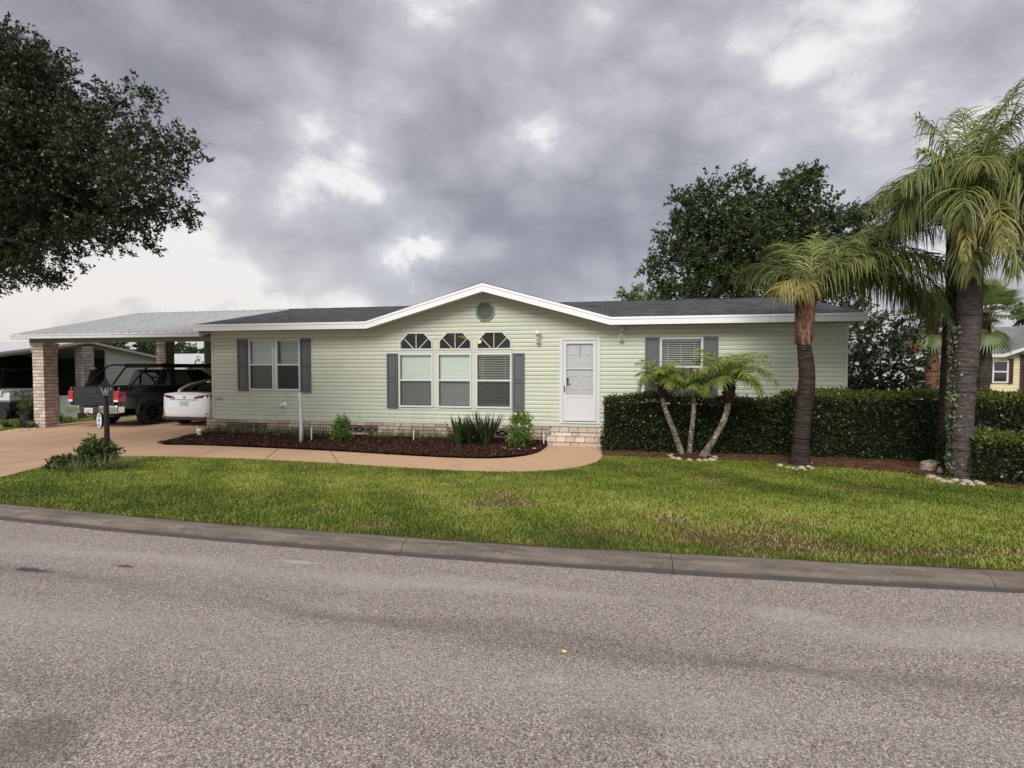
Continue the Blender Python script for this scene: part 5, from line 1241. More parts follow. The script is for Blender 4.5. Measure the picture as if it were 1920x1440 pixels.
# ------------------------------------------------------------------ plants
def tree_trunk(par, pts, rad, m, branches=()):
    mb = MB(); mb.tube(spl(pts, 4), list(np.interp(np.linspace(0, 1, (len(pts)-1)*4+1), np.linspace(0, 1, len(rad)), rad)), 12); tr = sub(par, 'trunk', mb, m, smooth=True)
    for (p0, p1, r0) in branches:
        p0, p1 = Vector(p0), Vector(p1); L_ = (p1-p0).length; j = lambda k: Vector((random.uniform(-k, k), random.uniform(-k, k), random.uniform(-k, k)))*L_
        mb = MB(); pp = spl([tuple(p0), tuple(p0.lerp(p1, .35)+j(.06)+Vector((0, 0, L_*.05))), tuple(p0.lerp(p1, .7)+j(.06)), tuple(p1)], 4)
        mb.tube(pp, list(np.linspace(r0, r0*.18, len(pp))), 7); sub(par, 'branch', mb, m, smooth=True)
def place(cl, Y, dy=.0):
    """measured clumps (px, py, r_px[, dY]) -> ellipsoids at depth Y"""
    out = []
    for c in cl:
        y_ = Y+(c[3] if len(c) > 3 else random.uniform(-dy, dy)); p = at(c[0], c[1], y_); d = -p.x*math.sin(TH)+y_*math.cos(TH); r = c[2]*d/F
        out.append((p.x, p.y, p.z, r, r*1.05, r*.82))
    return out
# big oak overhanging from the left
t_ = thing('oak_tree', 'dark spreading oak overhanging the driveway from the left', 'tree', (-15.7, 6.9, -.18))
cl = place([(-90, 160, 150, 0), (-150, 330, 190, 0), (-120, 460, 120, .5), (10, 120, 75, -.4), (20, 105, 44, .4), (85, 150, 62, .6), (50, 220, 110, 0), (-10, 300, 120, -.8), (110, 260, 85, -.5), (60, 350, 100, .4), (155, 330, 85, 0), (205, 230, 62, .8),
            (238, 185, 40, .2), (262, 170, 25, .9), (265, 250, 52, -.3), (305, 275, 40, .4), (335, 270, 30, .9), (358, 292, 22, .3), (240, 330, 60, -.9), (300, 330, 42, -.1), (330, 345, 26, .5), (190, 400, 62, .6), (255, 385, 50, 0), (315, 392, 34, .5), (345, 397, 17, .9), (120, 410, 70, -.4), (40, 430, 62, .2),
            (255, 435, 28, .4), (215, 445, 30, -.3), (262, 458, 14, .4), (100, 470, 45, 0), (75, 500, 33, .4), (88, 520, 18, .2), (-10, 470, 52, .2), (10, 510, 24, -.2), (150, 450, 36, .8), (-60, 120, 90, 0), (28, 75, 24, 0), (110, 105, 25, .3), (-20, 400, 80, .3), (180, 290, 60, -.6)], 7.2)
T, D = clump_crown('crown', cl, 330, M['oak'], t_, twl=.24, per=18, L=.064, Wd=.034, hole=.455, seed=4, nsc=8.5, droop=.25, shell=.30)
twigs('twig', T[::5], D[::5], .17, .005, M['bark'], t_)
cc = [Vector(c[:3]) for c in cl]; hub = Vector((-14.6, 7.0, 3.7))
tree_trunk(t_, [(-15.7, 6.9, -.3), (-15.6, 6.9, 1.2), (-15.2, 6.9, 2.5), (-14.6, 7.0, 3.7)], [.46, .34, .28, .24], M['bark'],
           [(hub, cc[6], .16), (hub, cc[10], .15), (hub, cc[21], .13), (Vector(cc[6]), cc[12], .07), (Vector(cc[10]), cc[14], .07), (Vector(cc[10]), cc[16], .055), (Vector(cc[21]), cc[23], .05), (hub, cc[30], .09), (hub, cc[3], .12), (Vector(cc[22]), cc[27], .03), (hub, cc[33], .08)])
# oak behind the green house
t_ = thing('oak_tree', 'dark broad oak rising behind the right half of the green house roof', 'tree', (6.2, 27, -.18))
cl = place([(1285, 370, 24, 0), (1300, 400, 42, .5), (1270, 420, 20, .2), (1345, 400, 55, -.4), (1335, 355, 24, 0), (1385, 365, 32, .3), (1388, 330, 15, 0), (1400, 400, 50, .5), (1440, 392, 46, -.4), (1445, 440, 60, 0), (1600, 440, 40, .3), (1645, 430, 16, 0), (1230, 505, 26, .2), (1490, 370, 50, 0), (1495, 330, 24, .3), (1475, 345, 22, -.3), (1520, 330, 10, 0), (1530, 390, 42, .5), (1575, 400, 32, 0), (1600, 405, 20, .4), (1625, 400, 12, 0), (1560, 440, 48, .2),
            (1290, 460, 50, 0), (1250, 480, 22, .3), (1232, 492, 14, 0), (1340, 470, 62, .4), (1410, 470, 68, -.6), (1480, 460, 62, .3), (1530, 490, 55, -.2), (1290, 520, 50, -.2), (1262, 545, 32, .2), (1350, 540, 60, 0), (1430, 545, 62, .3), (1510, 550, 58, 0), (1590, 520, 45, .4), (1610, 470, 32, 0), (1380, 600, 60, 0), (1480, 610, 60, 0), (1590, 600, 50, 0)], 27)
T, D = clump_crown('crown', cl, 25, M['oak_mid'], t_, twl=.50, per=18, L=.16, Wd=.09, hole=.43, seed=8, nsc=4.6, shell=.30)
twigs('twig', T[::4], D[::4], .4, .010, M['bark'], t_)
cc = [Vector(c[:3]) for c in cl]; hub = Vector((cc[22].x, 27.2, 3.6))
tree_trunk(t_, [(cc[22].x-.3, 27.2, -.3), (cc[22].x, 27.2, 2), tuple(hub)], [.5, .36, .3], M['bark'], [(hub, cc[i], .14) for i in (1, 3, 5, 9, 13, 14, 18, 26, 30)]+[(hub, cc[10], .12), (cc[18], cc[20], .06), (cc[14], cc[16], .06)])
def small_tree(name, lab, cat, px, py, base_y, clumps, Y, m, L=.16, Wd=.09, dens_=30, per=14, tw=.4, hole=.38, group=None, seed=3, nsc=2.0, trk_r=.10):
    c = place(clumps, Y); b = at(px, py, Y); t_ = thing(name, lab, cat, (b.x, Y, G), group)
    T, D = clump_crown('crown', c, dens_, m, t_, twl=tw, per=per, L=L, Wd=Wd, hole=hole, seed=seed, nsc=nsc, shell=.3)
    big = max(c, key=lambda q: q[3]); tree_trunk(t_, [(b.x, Y, -.3), (b.x+.05, Y, max(.4, big[2]*.5)), (big[0], big[1], big[2])], [trk_r, trk_r*.8, trk_r*.4], M['bark'], [((big[0], big[1], big[2]*.6), q[:3], trk_r*.4) for q in c[:6]])
    return t_, T, D
small_tree('shrub_tree', 'pale olive treetop showing above the roof left of the dark oak', 'tree', 1200, 600, 0, [(1175, 556, 12, 0), (1205, 553, 16, .4), (1235, 550, 20, 0), (1190, 575, 20, 0), (1240, 580, 24, .3)], 30, M['sabal'], dens_=40, seed=12)
t_, T, D = small_tree('magnolia_tree', 'dense glossy dark magnolia with white flowers beside the right end of the green house', 'tree', 1648, 740, 0,
    [(1650, 690, 62, 0), (1618, 700, 36, .3), (1690, 700, 38, -.2), (1660, 640, 48, .2), (1615, 640, 34, .4), (1700, 650, 28, .2), (1640, 600, 44, .5), (1605, 590, 26, .6), (1600, 740, 28, .2), (1700, 735, 34, 0), (1650, 745, 42, 0), (1732, 722, 18, 0), (1690, 610, 24, .3), (1605, 665, 24, .5)], 15.6, M['magnolia'], L=.15, Wd=.065, dens_=75, per=9, tw=.3, hole=.47, seed=5, nsc=4.5)
for (px, py) in ((1629, 655), (1616, 614), (1639, 637), (1697, 683), (1606, 681)):
    p = at(px, py, 15.0); mb = MB()
    for k in range(7):
        a = k*2*math.pi/7; d = Vector((math.cos(a), -.5, math.sin(a)*.8)).normalized(); s_ = d.cross(Vector((0, 1, 0))).normalized()*.025
        mb.add([p, p+d*.035+s_*.7, p+d*.065, p+d*.035-s_*.7], [(0, 1, 2, 3)])
    sub(t_, 'flower', mb, M['flower'])
small_tree('red_flower_shrub', 'shrub with a red seed head behind the magnolia', 'shrub', 1715, 660, 0, [(1712, 655, 7, 0)], 17, M['redflower'], L=.05, Wd=.04, dens_=500, tw=.05, seed=2, trk_r=.03)
for i, (lab, Y, cl_, sd_) in enumerate([('far round tree left of the rear carport column', 48, [(150, 640, 14, 0), (175, 640, 18, 0), (200, 642, 20, 1), (222, 650, 14, 0)], 31),
        ('far spreading tree behind the rear carport column', 46, [(268, 655, 14, 0), (290, 650, 20, 0), (315, 655, 24, 0), (275, 672, 16, 0)], 32), ('far low tree seen just left of the green house wall', 52, [(345, 662, 16, 0), (370, 664, 14, 0), (392, 662, 14, 0)], 33),
        ('grey green far tree at the right edge beyond the yellow house', 44, [(1865, 625, 26, 0), (1890, 612, 28, 0), (1915, 620, 26, 0), (1940, 605, 34, 0), (1905, 650, 30, 0), (1870, 655, 26, 0)], 34), ('far tree between the magnolia and the left cabbage palm', 40, [(1735, 632, 26, 0), (1712, 640, 24, 0), (1760, 640, 26, 0), (1735, 660, 30, 0)], 35)]):
    small_tree('background_tree', lab, 'tree', cl_[1][0], 700, 0, cl_, Y, M['fartree'], L=.34, Wd=.22, dens_=9, per=14, tw=.7, hole=.36, group='trees in the distance', seed=sd_, nsc=1.2, trk_r=.2)
small_tree('background_shrub', 'green shrub in front of the distant white house seen past the pickup', 'shrub', 368, 700, 0, [(368, 690, 12, 0), (385, 695, 14, 0)], 26, M['bushmid'], L=.16, Wd=.08, dens_=120, seed=6, trk_r=.04)
small_tree('background_shrub', 'green shrub behind the pickup roof rack below the neighbouring gable', 'shrub', 275, 700, 0, [(268, 683, 13, 0), (290, 678, 14, 0), (280, 695, 14, 0)], 25, M['bushmid'], L=.16, Wd=.08, dens_=120, seed=7, trk_r=.04)

# --- palms
def frond(par, base, az, el, L_, curve, nl, ll, m, hang=1.0, spread=1.0, wd=.022, twist=0.0, rr=.018, s0=.14, tn0=.5, name='frond', petm=None):
    """feather frond: rachis curve with two rows of limp leaflets"""
    n = 22; s = np.linspace(0, 1, n); e = el-curve*s**1.25; a = az+twist*s
    dirs = np.stack([np.cos(e)*np.cos(a), np.cos(e)*np.sin(a), np.sin(e)], 1); P = np.array(base)+np.concatenate([[np.zeros(3)], np.cumsum(dirs[:-1], 0)])*(L_/(n-1))
    mb = MB(); mb.tube([tuple(p) for p in P], list(np.linspace(rr, rr*.22, n)), 5, tn=.45); V0 = np.array([list(v_) for v_ in mb.v]); 
    q = s0+(1-s0)*(np.arange(nl)+.5)/nl; q = np.concatenate([q, q]); sg = np.concatenate([np.ones(nl), -np.ones(nl)]); q = np.clip(q+rng.normal(size=2*nl)*.008, 0, 1)
    idx = q*(n-1); i0 = np.minimum(idx.astype(int), n-2); f_ = (idx-i0)[:, None]; Pb = P[i0]*(1-f_)+P[i0+1]*f_; Dn = norm(dirs[i0])
    sd_ = norm(np.cross(Dn, np.array([0, 0, 1.0])+1e-6)); up = np.cross(sd_, Dn)
    k = len(q); prof_ = np.clip(np.sin(np.pi*(q*.86+.12))**.6, .25, 1)
    l_ = ll*prof_*(.55+.65*rng.random(k)**.6); d0 = norm(sd_*sg[:, None]*spread*(.8+.4*rng.random((k, 1)))+Dn*(.55+.3*rng.random((k, 1)))+up*(rng.normal(size=(k, 1))*.38+.10))
    ns = 5; pts = [Pb]; hv = .35+1.1*rng.random((k, 1)); d_ = d0.copy(); g = np.array([0, 0, -1.0])
    for j in range(ns-1): d_ = norm(d_+g*hang*(.22+.20*j)*hv); pts.append(pts[-1]+d_*(l_/(ns-1))[:, None])
    wv = norm(np.cross(d0, rng.normal(size=(k, 3))*.5+up)); V = []
    for j in range(ns): ww = wd*(.6, 1, .9, .6, .08)[j]*.5; V += [pts[j]-wv*ww, pts[j]+wv*ww]
    V = np.stack(V, 1).reshape(-1, 3); b = (np.arange(k)*ns*2)[:, None]
    Fq = np.concatenate([b+np.array([2*j, 2*j+1, 2*j+3, 2*j+2]) for j in range(ns-1)])
    tl = np.clip(tn0+rng.normal(size=k)*.16+.12*q, 0, 1); tn = np.tile(tl, ns-1)
    Fr = np.array([f for f in mb.f if len(f) == 4]); 
    return npmesh(name, np.concatenate([V0, V]), np.concatenate([Fr, Fq+len(V0)]), np.concatenate([np.full(len(Fr), tn0), tn]), m, par)
def palm_trunk(par, pts, rad, m, ring=.07, rj=.02, n=18):
    P = spl(pts, 14); k = len(P); L_ = [0]
    for a, b in zip(P[:-1], P[1:]): L_.append(L_[-1]+math.dist(a, b))
    out = []; R_ = []; s = 0; base_r = lambda s_: float(np.interp(s_/L_[-1], np.linspace(0, 1, len(rad)), rad))
    def pt(s_): return tuple(float(np.interp(s_, L_, [p[c] for p in P])) for c in range(3))
    while s < L_[-1]:
        r = base_r(s)*(1+random.uniform(-rj, rj)); out += [pt(s), pt(min(s+ring*.55, L_[-1])), pt(min(s+ring*.8, L_[-1]))]; R_ += [r, r*1.012, r*.978]; s += ring*random.uniform(.8, 1.25)
    mb = MB(); mb.tube(out, R_, n)
    # uneven surface
    V = np.array([list(v_) for v_ in mb.v]); nz = vnoise(V*np.array([1, 1, .5]), 9, 3); c = np.array([[p[0], p[1]] for p in out]).repeat(n, 0); V[:, :2] = c+(V[:, :2]-c)*(1+.09*(nz-.5))[:, None]; mb.v = [tuple(v_) for v_ in V]
    return sub(par, 'trunk', mb, m, smooth=True)
def husks(par, base, h, r, n, m, up=.75, flare=1.4, wd=.09):
    mb = MB()
    for i in range(n):
        a = i*2.4; z0 = h*.65*random.random()**.8; ll = h*(.45+.5*random.random()); d = Vector((math.cos(a), math.sin(a), 0)); s_ = Vector((-d.y, d.x, 0)); p0 = Vector(base)+d*r*.92+Vector((0, 0, z0)); w0 = wd*(.8+.5*random.random())
        p1 = p0+Vector((0, 0, ll*.5))+d*r*.10; p2 = p0+Vector((0, 0, ll))+d*r*(flare-1)*random.uniform(.4, 1.6)
        mb.add([p0-s_*w0, p0+s_*w0, p1+s_*w0*.55, p2+s_*w0*.22, p2-s_*w0*.22, p1-s_*w0*.55, p0-s_*w0-d*.015, p2-d*.02], [(0, 1, 2, 5), (5, 2, 3, 4)], random.random())
    for i in range(n//2):   # loose fibre curls
        a = random.random()*6.28; d = Vector((math.cos(a), math.sin(a), 0)); p0 = Vector(base)+d*r*1.02+Vector((0, 0, h*random.random()*.5)); mb.tube([p0, p0+d*.05+Vector((0, 0, .02)), p0+d*.10+Vector((0, 0, -.03))], .006, 4)
    return sub(par, 'husk', mb, m, fix=False)
D2 = math.radians
# palm in front of the right half of the house
bx, by = 3.52, 10.79
pA = thing('queen_palm', 'shorter queen palm with reddish husk standing before the right half of the house', 'palm tree', (bx, by, G), 'queen palms along the hedge')
palm_trunk(pA, [(bx, by, -.25), (bx+.03, by, .6), (bx+.10, by, 1.5), (bx+.03, by, 2.2)], [.185, .152, .145, .150, .138, .118], M['palmbark'], .055, .025)
mb = MB(); mb.tube([(bx+.03, by, 2.15), (bx+.04, by, 2.5), (bx+.08, by, 2.9), (bx+.12, by, 3.05)], [.13, .16, .15, .10], 14); sub(pA, 'crownshaft', mb, M['husk'], smooth=True)
husks(pA, (bx+.05, by, 2.12), .95, .15, 30, M['husk'])
c0 = (bx+.12, by, 3.14)
for (az, el, L_, cv, ll, m_, tn, hg, tw) in [(6, 48, 3.1, 58, .66, 'queen', .6, .9, 0), (-10, 40, 3.0, 100, .66, 'queen', .45, .9, 0), (28, 44, 2.8, 70, .6, 'queen', .4, .9, 0), (60, 60, 2.3, 60, .55, 'queen', .5, .8, 0), (100, 66, 2.1, 65, .5, 'queen', .6, .8, 0), (-48, 55, 1.3, 85, .5, 'queen', .6, .9, 0), (0, 68, 2.0, 75, .6, 'queen', .8, .8, 0), (130, 55, 2.0, 95, .5, 'queen', .3, .9, 0),
        (165, 60, 1.25, 110, .5, 'queen', .35, .9, 0), (212, 46, .95, 120, .5, 'queen_yellow', .6, 1.1, 0), (240, 40, .85, 115, .45, 'queen_yellow', .45, 1.1, 0), (14, 28, 2.9, 85, .6, 'queen', .3, 1.0, 0), (4, 38, 2.9, 132, .62, 'queen', .45, .9, 0), (-14, 42, 2.8, 138, .6, 'queen', .6, .9, 0), (18, 34, 3.1, 118, .6, 'queen', .35, .9, 0), (-3, 52, 3.0, 120, .6, 'queen', .7, .9, 0), (-25, 52, 2.3, 110, .66, 'queen', .55, .9, 0), (65, 78, 1.5, 45, .4, 'queen', .85, .7, 0), (3, 36, 2.4, 112, .66, 'queen', .2, 1.0, 0), (20, 60, 2.6, 60, .6, 'queen', .65, .9, 0)]:
    frond(pA, c0, D2(az), D2(el), L_, D2(cv), 105 if L_ > 1.5 else 60, ll*1.25, M[m_], hang=hg*1.6, wd=.019, rr=.020, tn0=tn, s0=.12, spread=.75)
# two tall queen palms at the right
bx, by = 5.74, 9.95
pB = thing('queen_palm', 'tall grey queen palm with ivy up its left side, nearest the kerb at right', 'palm tree', (bx, by, G), 'queen palms along the hedge')
palm_trunk(pB, [(bx, by, -.25), (bx+.0, by, 1.0), (bx+.04, by, 2.2), (bx+.08, by, 3.6)], [.165, .158, .155, .165, .172, .168, .15], M['palmbark_grey'], .075, .015)
mb = MB(); mb.tube([(bx+.0, by, 3.5), (bx+.01, by, 3.9), (bx+.02, by, 4.15), (bx+.03, by, 4.3)], [.14, .15, .13, .07], 12); sub(pB, 'crownshaft', mb, M['husk'], smooth=True)
husks(pB, (bx+.0, by, 3.45), .85, .145, 22, M['palmbark_grey'])
c0 = (bx+.04, by, 4.25)
FR = [(0, 72, 2.4, 95, .62, 'queen', .5), (40, 66, 2.4, 100, .62, 'queen', .4), (80, 70, 2.3, 95, .6, 'queen', .35), (120, 66, 2.3, 105, .62, 'queen', .45), (160, 62, 2.1, 110, .6, 'queen', .55), (200, 64, 2.1, 112, .6, 'queen', .5), (245, 66, 1.9, 108, .6, 'queen', .6), (290, 62, 2.1, 108, .62, 'queen', .45), (325, 60, 2.3, 100, .62, 'queen', .4), (20, 40, 2.5, 85, .6, 'queen', .3), (340, 38, 2.5, 85, .62, 'queen', .3), (60, 84, 1.9, 60, .4, 'queen', .75), (180, 82, 1.7, 70, .4, 'queen', .7),
      (243, -20, 1.9, 68, .5, 'queen', .6), (285, -25, 1.8, 62, .5, 'queen', .6), (310, -15, 1.8, 70, .5, 'queen', .6), (250, 5, 1.3, 90, .5, 'queen', .4), (350, 20, 2.0, 100, .6, 'queen', .35), (10, 60, 2.8, 75, .6, 'queen', .35), (275, 50, 1.9, 125, .62, 'queen', .55), (235, 40, 1.9, 118, .62, 'queen', .45), (310, 45, 1.9, 118, .62, 'queen', .4), (190, 45, 1.9, 120, .6, 'queen', .4)]
FR += [(75, 86, 2.6, 35, .5, 'queen', .6), (130, 84, 2.5, 40, .45, 'queen', .7), (20, 80, 2.9, 40, .5, 'queen', .5)]
for (az, el, L_, cv, ll, m_, tn) in FR: frond(pB, c0, D2(az), D2(min(el*1.12, 84)) if el > 30 else D2(el), L_*(.86 if el > 30 else .8), D2(cv*1.22 if el < 80 else cv), 105, ll*1.38, M[m_], hang=1.5, wd=.021, rr=.024, tn0=tn, s0=.10, spread=.75)
mb = MB(); mb.tube([(bx-.06, by-.18, 3.2), (bx-.08, by-.24, 3.6), (bx+.0, by-.22, 4.1)], [.02, .05, .035], 8); sub(pB, 'spathe', mb, M['frond_dead'], smooth=True)
frond(pB, (bx+.16, by-.14, 4.75), D2(228), D2(-25), 1.9, D2(62), 70, .42, M['queen_yellow'], hang=1.2, wd=.02, rr=.03, tn0=.6, s0=.12, spread=.5)
frond(pB, (bx+.2, by-.10, 4.5), D2(246), D2(-5), 2.0, D2(80), 80, .55, M['queen_yellow'], hang=1.4, wd=.02, rr=.024, tn0=.35, s0=.12, spread=.7)
bx, by = 6.03, 10.95
pC = thing('queen_palm', 'tall dark queen palm standing behind the ivy covered one', 'palm tree', (bx, by, G), 'queen palms along the hedge')
palm_trunk(pC, [(bx+.02, by, -.25), (bx+.05, by, 1.0), (bx+.08, by, 2.2), (bx+.14, by, 3.9)], [.165, .15, .145, .145, .15, .14, .12], M['palmbark'], .06, .03)
mb = MB(); mb.tube([(bx+.13, by, 3.7), (bx+.15, by, 4.1), (bx+.17, by, 4.5)], [.13, .14, .08], 12); sub(pC, 'crownshaft', mb, M['husk'], smooth=True)
husks(pC, (bx+.13, by, 3.3), 1.1, .14, 26, M['husk'])
c0 = (bx+.17, by, 4.55)
for (az, el, L_, cv, ll, m_, tn) in [(180, 68, 2.3, 105, .62, 'queen', .5), (150, 60, 2.2, 110, .62, 'queen', .4), (215, 62, 2.1, 110, .62, 'queen', .55), (250, 66, 1.9, 105, .6, 'queen', .5), (100, 70, 2.2, 100, .6, 'queen', .4), (60, 66, 2.4, 100, .6, 'queen', .35), (20, 68, 2.5, 95, .62, 'queen', .4), (-20, 66, 2.5, 98, .62, 'queen', .4), (-55, 62, 2.1, 105, .6, 'queen', .5), (182, 10, 2.1, 62, .55, 'queen', .15), (200, 84, 1.8, 60, .4, 'queen', .8), (5, 84, 2.2, 50, .45, 'queen', .6), (172, 40, 2.2, 95, .6, 'queen', .3), (0, 35, 2.6, 80, .62, 'queen', .25), (190, 30, 1.9, 95, .6, 'queen', .35), (35, 80, 2.7, 45, .5, 'queen', .45), (-35, 78, 2.6, 50, .5, 'queen', .4)]:
    frond(pC, c0, D2(az), D2(min(el*1.12, 84)) if el > 30 else D2(el), L_*(.84 if el > 30 else .8)*(.68 if 130 < az < 235 and el > 30 else 1), D2(cv*1.25 if el < 80 else cv), 100, ll*1.35, M[m_], hang=1.4, wd=.021, rr=.024, tn0=tn, s0=.10, spread=.75)
# ivy on the near palm
n = 1500; z = .0+2.7*rng.random(n); a = D2(172)+rng.normal(size=n)*.42; bxx = 5.74; xx = bxx-.01*z; r_ = .165+.03*rng.random(n)
keep = rng.random(n) < np.clip(.55+.5*np.sin(z*5+1)+.3*(z < .6), .25, 1); z = z[keep]; a = a[keep]; r_ = r_[keep]; xx = xx[keep]; n = len(z)
P = np.stack([xx+np.cos(a)*r_, 9.95+np.sin(a)*r_, z-.15], 1); nn_ = np.stack([np.cos(a), np.sin(a), a*0], 1); D_ = norm(rng.normal(size=(n, 3))*.6+np.array([0, 0, -.3])); D_ = norm(D_-nn_*(D_*nn_).sum(1, keepdims=True)+nn_*.2)
V, Fq = leaf_quads(P, D_, .05*(.6+.8*rng.random(n)), .045*(.6+.8*rng.random(n)), up=nn_+rng.normal(size=(n, 3))*.35)
tag(npmesh('climbing_vine', V, Fq, rng.random(n), M['ivy']), 'small leaved ivy climbing the left side of the tall grey palm trunk', 'climbing plant')

# cabbage palms beyond the hedge
def sabal(lab, px, Y, zc, tr_r, dead=True, sc=1.0):
    b = at(px, 700, Y); t_ = thing('cabbage_palm', lab, 'palm tree', (b.x, Y, G), 'cabbage palms beyond the hedge')
    palm_trunk(t_, [(b.x, Y, -.3), (b.x+.05, Y, zc*.5), (b.x, Y, zc)], [tr_r*.9, tr_r, tr_r*1.25, tr_r, tr_r*1.1], M['stem_red'] if dead else M['bark'], .1, .06, 12)
    c = Vector((b.x, Y, zc))
    for i in range(30):
        az = i*2.4; el = R(85-115*(i/30)**.9) if i < 25 else R(-50-random.random()*20); pl = .75*sc*(.8+.3*random.random()); d = Vector((math.cos(el)*math.cos(az), math.cos(el)*math.sin(az), math.sin(el))); tip = c+d*pl
        s_ = d.cross(Vector((0, 0, 1))).normalized(); u_ = s_.cross(d); n = 26; th = np.linspace(-2.0, 2.0, n)
        Dd = np.outer(np.cos(th), np.array(d))+np.outer(np.sin(th), np.array(s_)); P = np.tile(np.array(tip), (n, 1)); fl = .62*sc*(.75+.25*np.cos(th*.6))
        mid = P+Dd*(fl*.55)[:, None]+np.array(u_)*.03; end = P+Dd*fl[:, None]+np.array([0, 0, -.14])*sc; w_ = np.cross(Dd, np.array(u_))*.028*sc
        V = np.stack([P, mid+w_, end, mid-w_], 1).reshape(-1, 3); Fq = np.arange(4*n).reshape(-1, 4)
        mb = MB(); mb.tube([c, c+d*pl*.6+Vector((0, 0, .02)), tip], [.02, .014, .01], 4); V0 = np.array([list(v_) for v_ in mb.v]); F0 = np.array([f for f in mb.f if len(f) == 4])
        npmesh('frond', np.concatenate([V0, V]), np.concatenate([F0, Fq+len(V0)]), np.clip(np.concatenate([np.full(len(F0), .6), .35+.5*(1-i/30)+rng.normal(size=n)*.12]), 0, 1), M['sabal'] if i < 26 or not dead else M['sabal'], t_)
    husks(t_, (b.x, Y, zc-.9), .9, tr_r, 24, M['stem_red'], flare=2.0, wd=.10)
sabal('cabbage palm with rusty trunk before the white house', 1745, 22, 3.55, .17)
sabal('cabbage palm with its crown showing just right of the tall grey palm trunks', 1842, 21, 3.5, .17, False, 1.1)

# pygmy date palms
cx0, cy0 = 1.60, 11.30
pp_ = thing('pygmy_palm', 'three stemmed pygmy date palm in a ring of stones before the hedge', 'palm tree', (cx0, cy0, G))
def ppt(px, py, dy=0): p = at(px, py, cy0+dy); return (p.x, p.y, p.z)
heads = []
for pts, rad, dy, hs in (([(1280, 858), (1266, 815), (1250, 775), (1241, 745)], [.075, .06, .055, .05], .05, 'L'), ([(1292, 858), (1296, 815), (1301, 770), (1301, 738)], [.06, .052, .048, .045], .12, 'M'), ([(1316, 858), (1342, 818), (1360, 780), (1366, 752)], [.08, .062, .062, .06], -.1, 'R')):
    P = [ppt(x, y_, dy) for x, y_ in pts]; palm_trunk(pp_, P, rad, M['pygbark'], .035, .05, 12); heads.append((P[-1], hs))
for (p, hs) in heads:
    p = Vector(p); big = {'L': .085, 'M': .05, 'R': .125}[hs]; hh = {'L': .34, 'M': .14, 'R': .42}[hs]
    if hs != 'M':
        mb = MB(); mb.tube([p+Vector((0, 0, -.05)), p+Vector((0, 0, hh*.3)), p+Vector((.01 if hs == 'R' else -.01, 0, hh*.7)), p+Vector((.02 if hs == 'R' else -.02, 0, hh))], [big*.5, big*.95, big, big*.6], 12)
        for k in range(60):
            a = random.random()*6.28; z = random.random()*hh; d = Vector((math.cos(a), math.sin(a), .8)); q = p+Vector((math.cos(a)*big*.9, math.sin(a)*big*.9, z)); mb.tube([q, q+d*.04], [.012, .004], 4)
        sub(pp_, 'fibre_head', mb, M['pyghead'])
    c0 = p+Vector((0, 0, hh)); nf = {'L': 20, 'M': 11, 'R': 28}[hs]; L0 = {'L': .72, 'M': .50, 'R': .98}[hs]
    for i in range(nf):
        az = i*2.4+.3; k = i/nf; el = 78-62*k; m_ = M['pygmy']
        if hs == 'L' and math.cos(az) > .2: L_ = L0*.85
        else: L_ = L0
        frond(pp_, tuple(c0), az, R(el), L_*(.85+.25*random.random()), R(75+45*k), 46, .24 if hs != 'R' else .29, m_, hang=.45, spread=1.0, wd=.014, rr=.008, tn0=.68-.4*k, s0=.10)
frond(pp_, (heads[2][0][0], heads[2][0][1]-.05, heads[2][0][2]+.44), D2(190), R(40), .80, R(62), 30, .18, M['frond_dead'], hang=.6, wd=.012, rr=.008, tn0=.5, name='dead_frond')
frond(pp_, (heads[2][0][0], heads[2][0][1]-.05, heads[2][0][2]+.44), D2(-12), R(48), .72, R(60), 26, .16, M['frond_dead'], hang=.6, wd=.012, rr=.008, tn0=.3, name='dead_frond')
mb = MB(); mb.lathe((cx0+.03, cy0, -.2), [(.42, 0), (.38, .05), (.22, .09), (.04, .11)], 20); tag(mb.build('soil_mound', M['mulch'], smooth=True), 'dark soil mound inside the stone ring of the pygmy palm', 'soil')

# stones
def rock(lab, grp, p, r, sq=.62, seed=0, name='rock'):
    import bmesh
    b = bmesh.new(); bmesh.ops.create_icosphere(b, subdivisions=3, radius=1); rr_ = np.random.default_rng(seed+100)
    V = np.array([v_.co[:] for v_ in b.verts]); k = 1+.42*(vnoise(V, 2.2, seed+50)-.5)+.22*(vnoise(V, 6, seed+51)-.5)
    sc = np.array([r*(.85+.5*rr_.random()), r*(.75+.4*rr_.random()), r*sq*(.8+.4*rr_.random())]); a = rr_.random()*6.28; V = V*k[:, None]*sc; V = np.stack([V[:, 0]*math.cos(a)-V[:, 1]*math.sin(a), V[:, 0]*math.sin(a)+V[:, 1]*math.cos(a), V[:, 2]], 1)
    for v_, c in zip(b.verts, V): v_.co = c
    me = bpy.data.meshes.new('rock'); b.to_mesh(me); b.free(); me.materials.append(M['rock']); me.polygons.foreach_set('use_smooth', [True]*len(me.polygons))
    o = link(name, me); o.location = (p[0], p[1], p[2]+r*sq*.35); return tag(o, lab, 'rock', grp)
ORD = ['first', 'second', 'third', 'fourth', 'fifth', 'sixth', 'seventh', 'eighth', 'ninth', 'tenth', 'eleventh', 'twelfth']
kf = kb = 0
for i in range(17):
    a = 2*math.pi*i/17+random.uniform(-.1, .1)
    if .9 < a < 2.3 and i % 2: continue
    if a > math.pi: lab = ORD[kf]+' pale stone from the left in the front of the pygmy palm ring'; kf += 1
    else: lab = ORD[kb]+' pale stone from the right in the back of the pygmy palm ring'; kb += 1
    rock(lab, 'stones round the pygmy palm', (cx0+.03+.47*math.cos(a), cy0+.36*math.sin(a), -.19), random.uniform(.05, .085), seed=i)
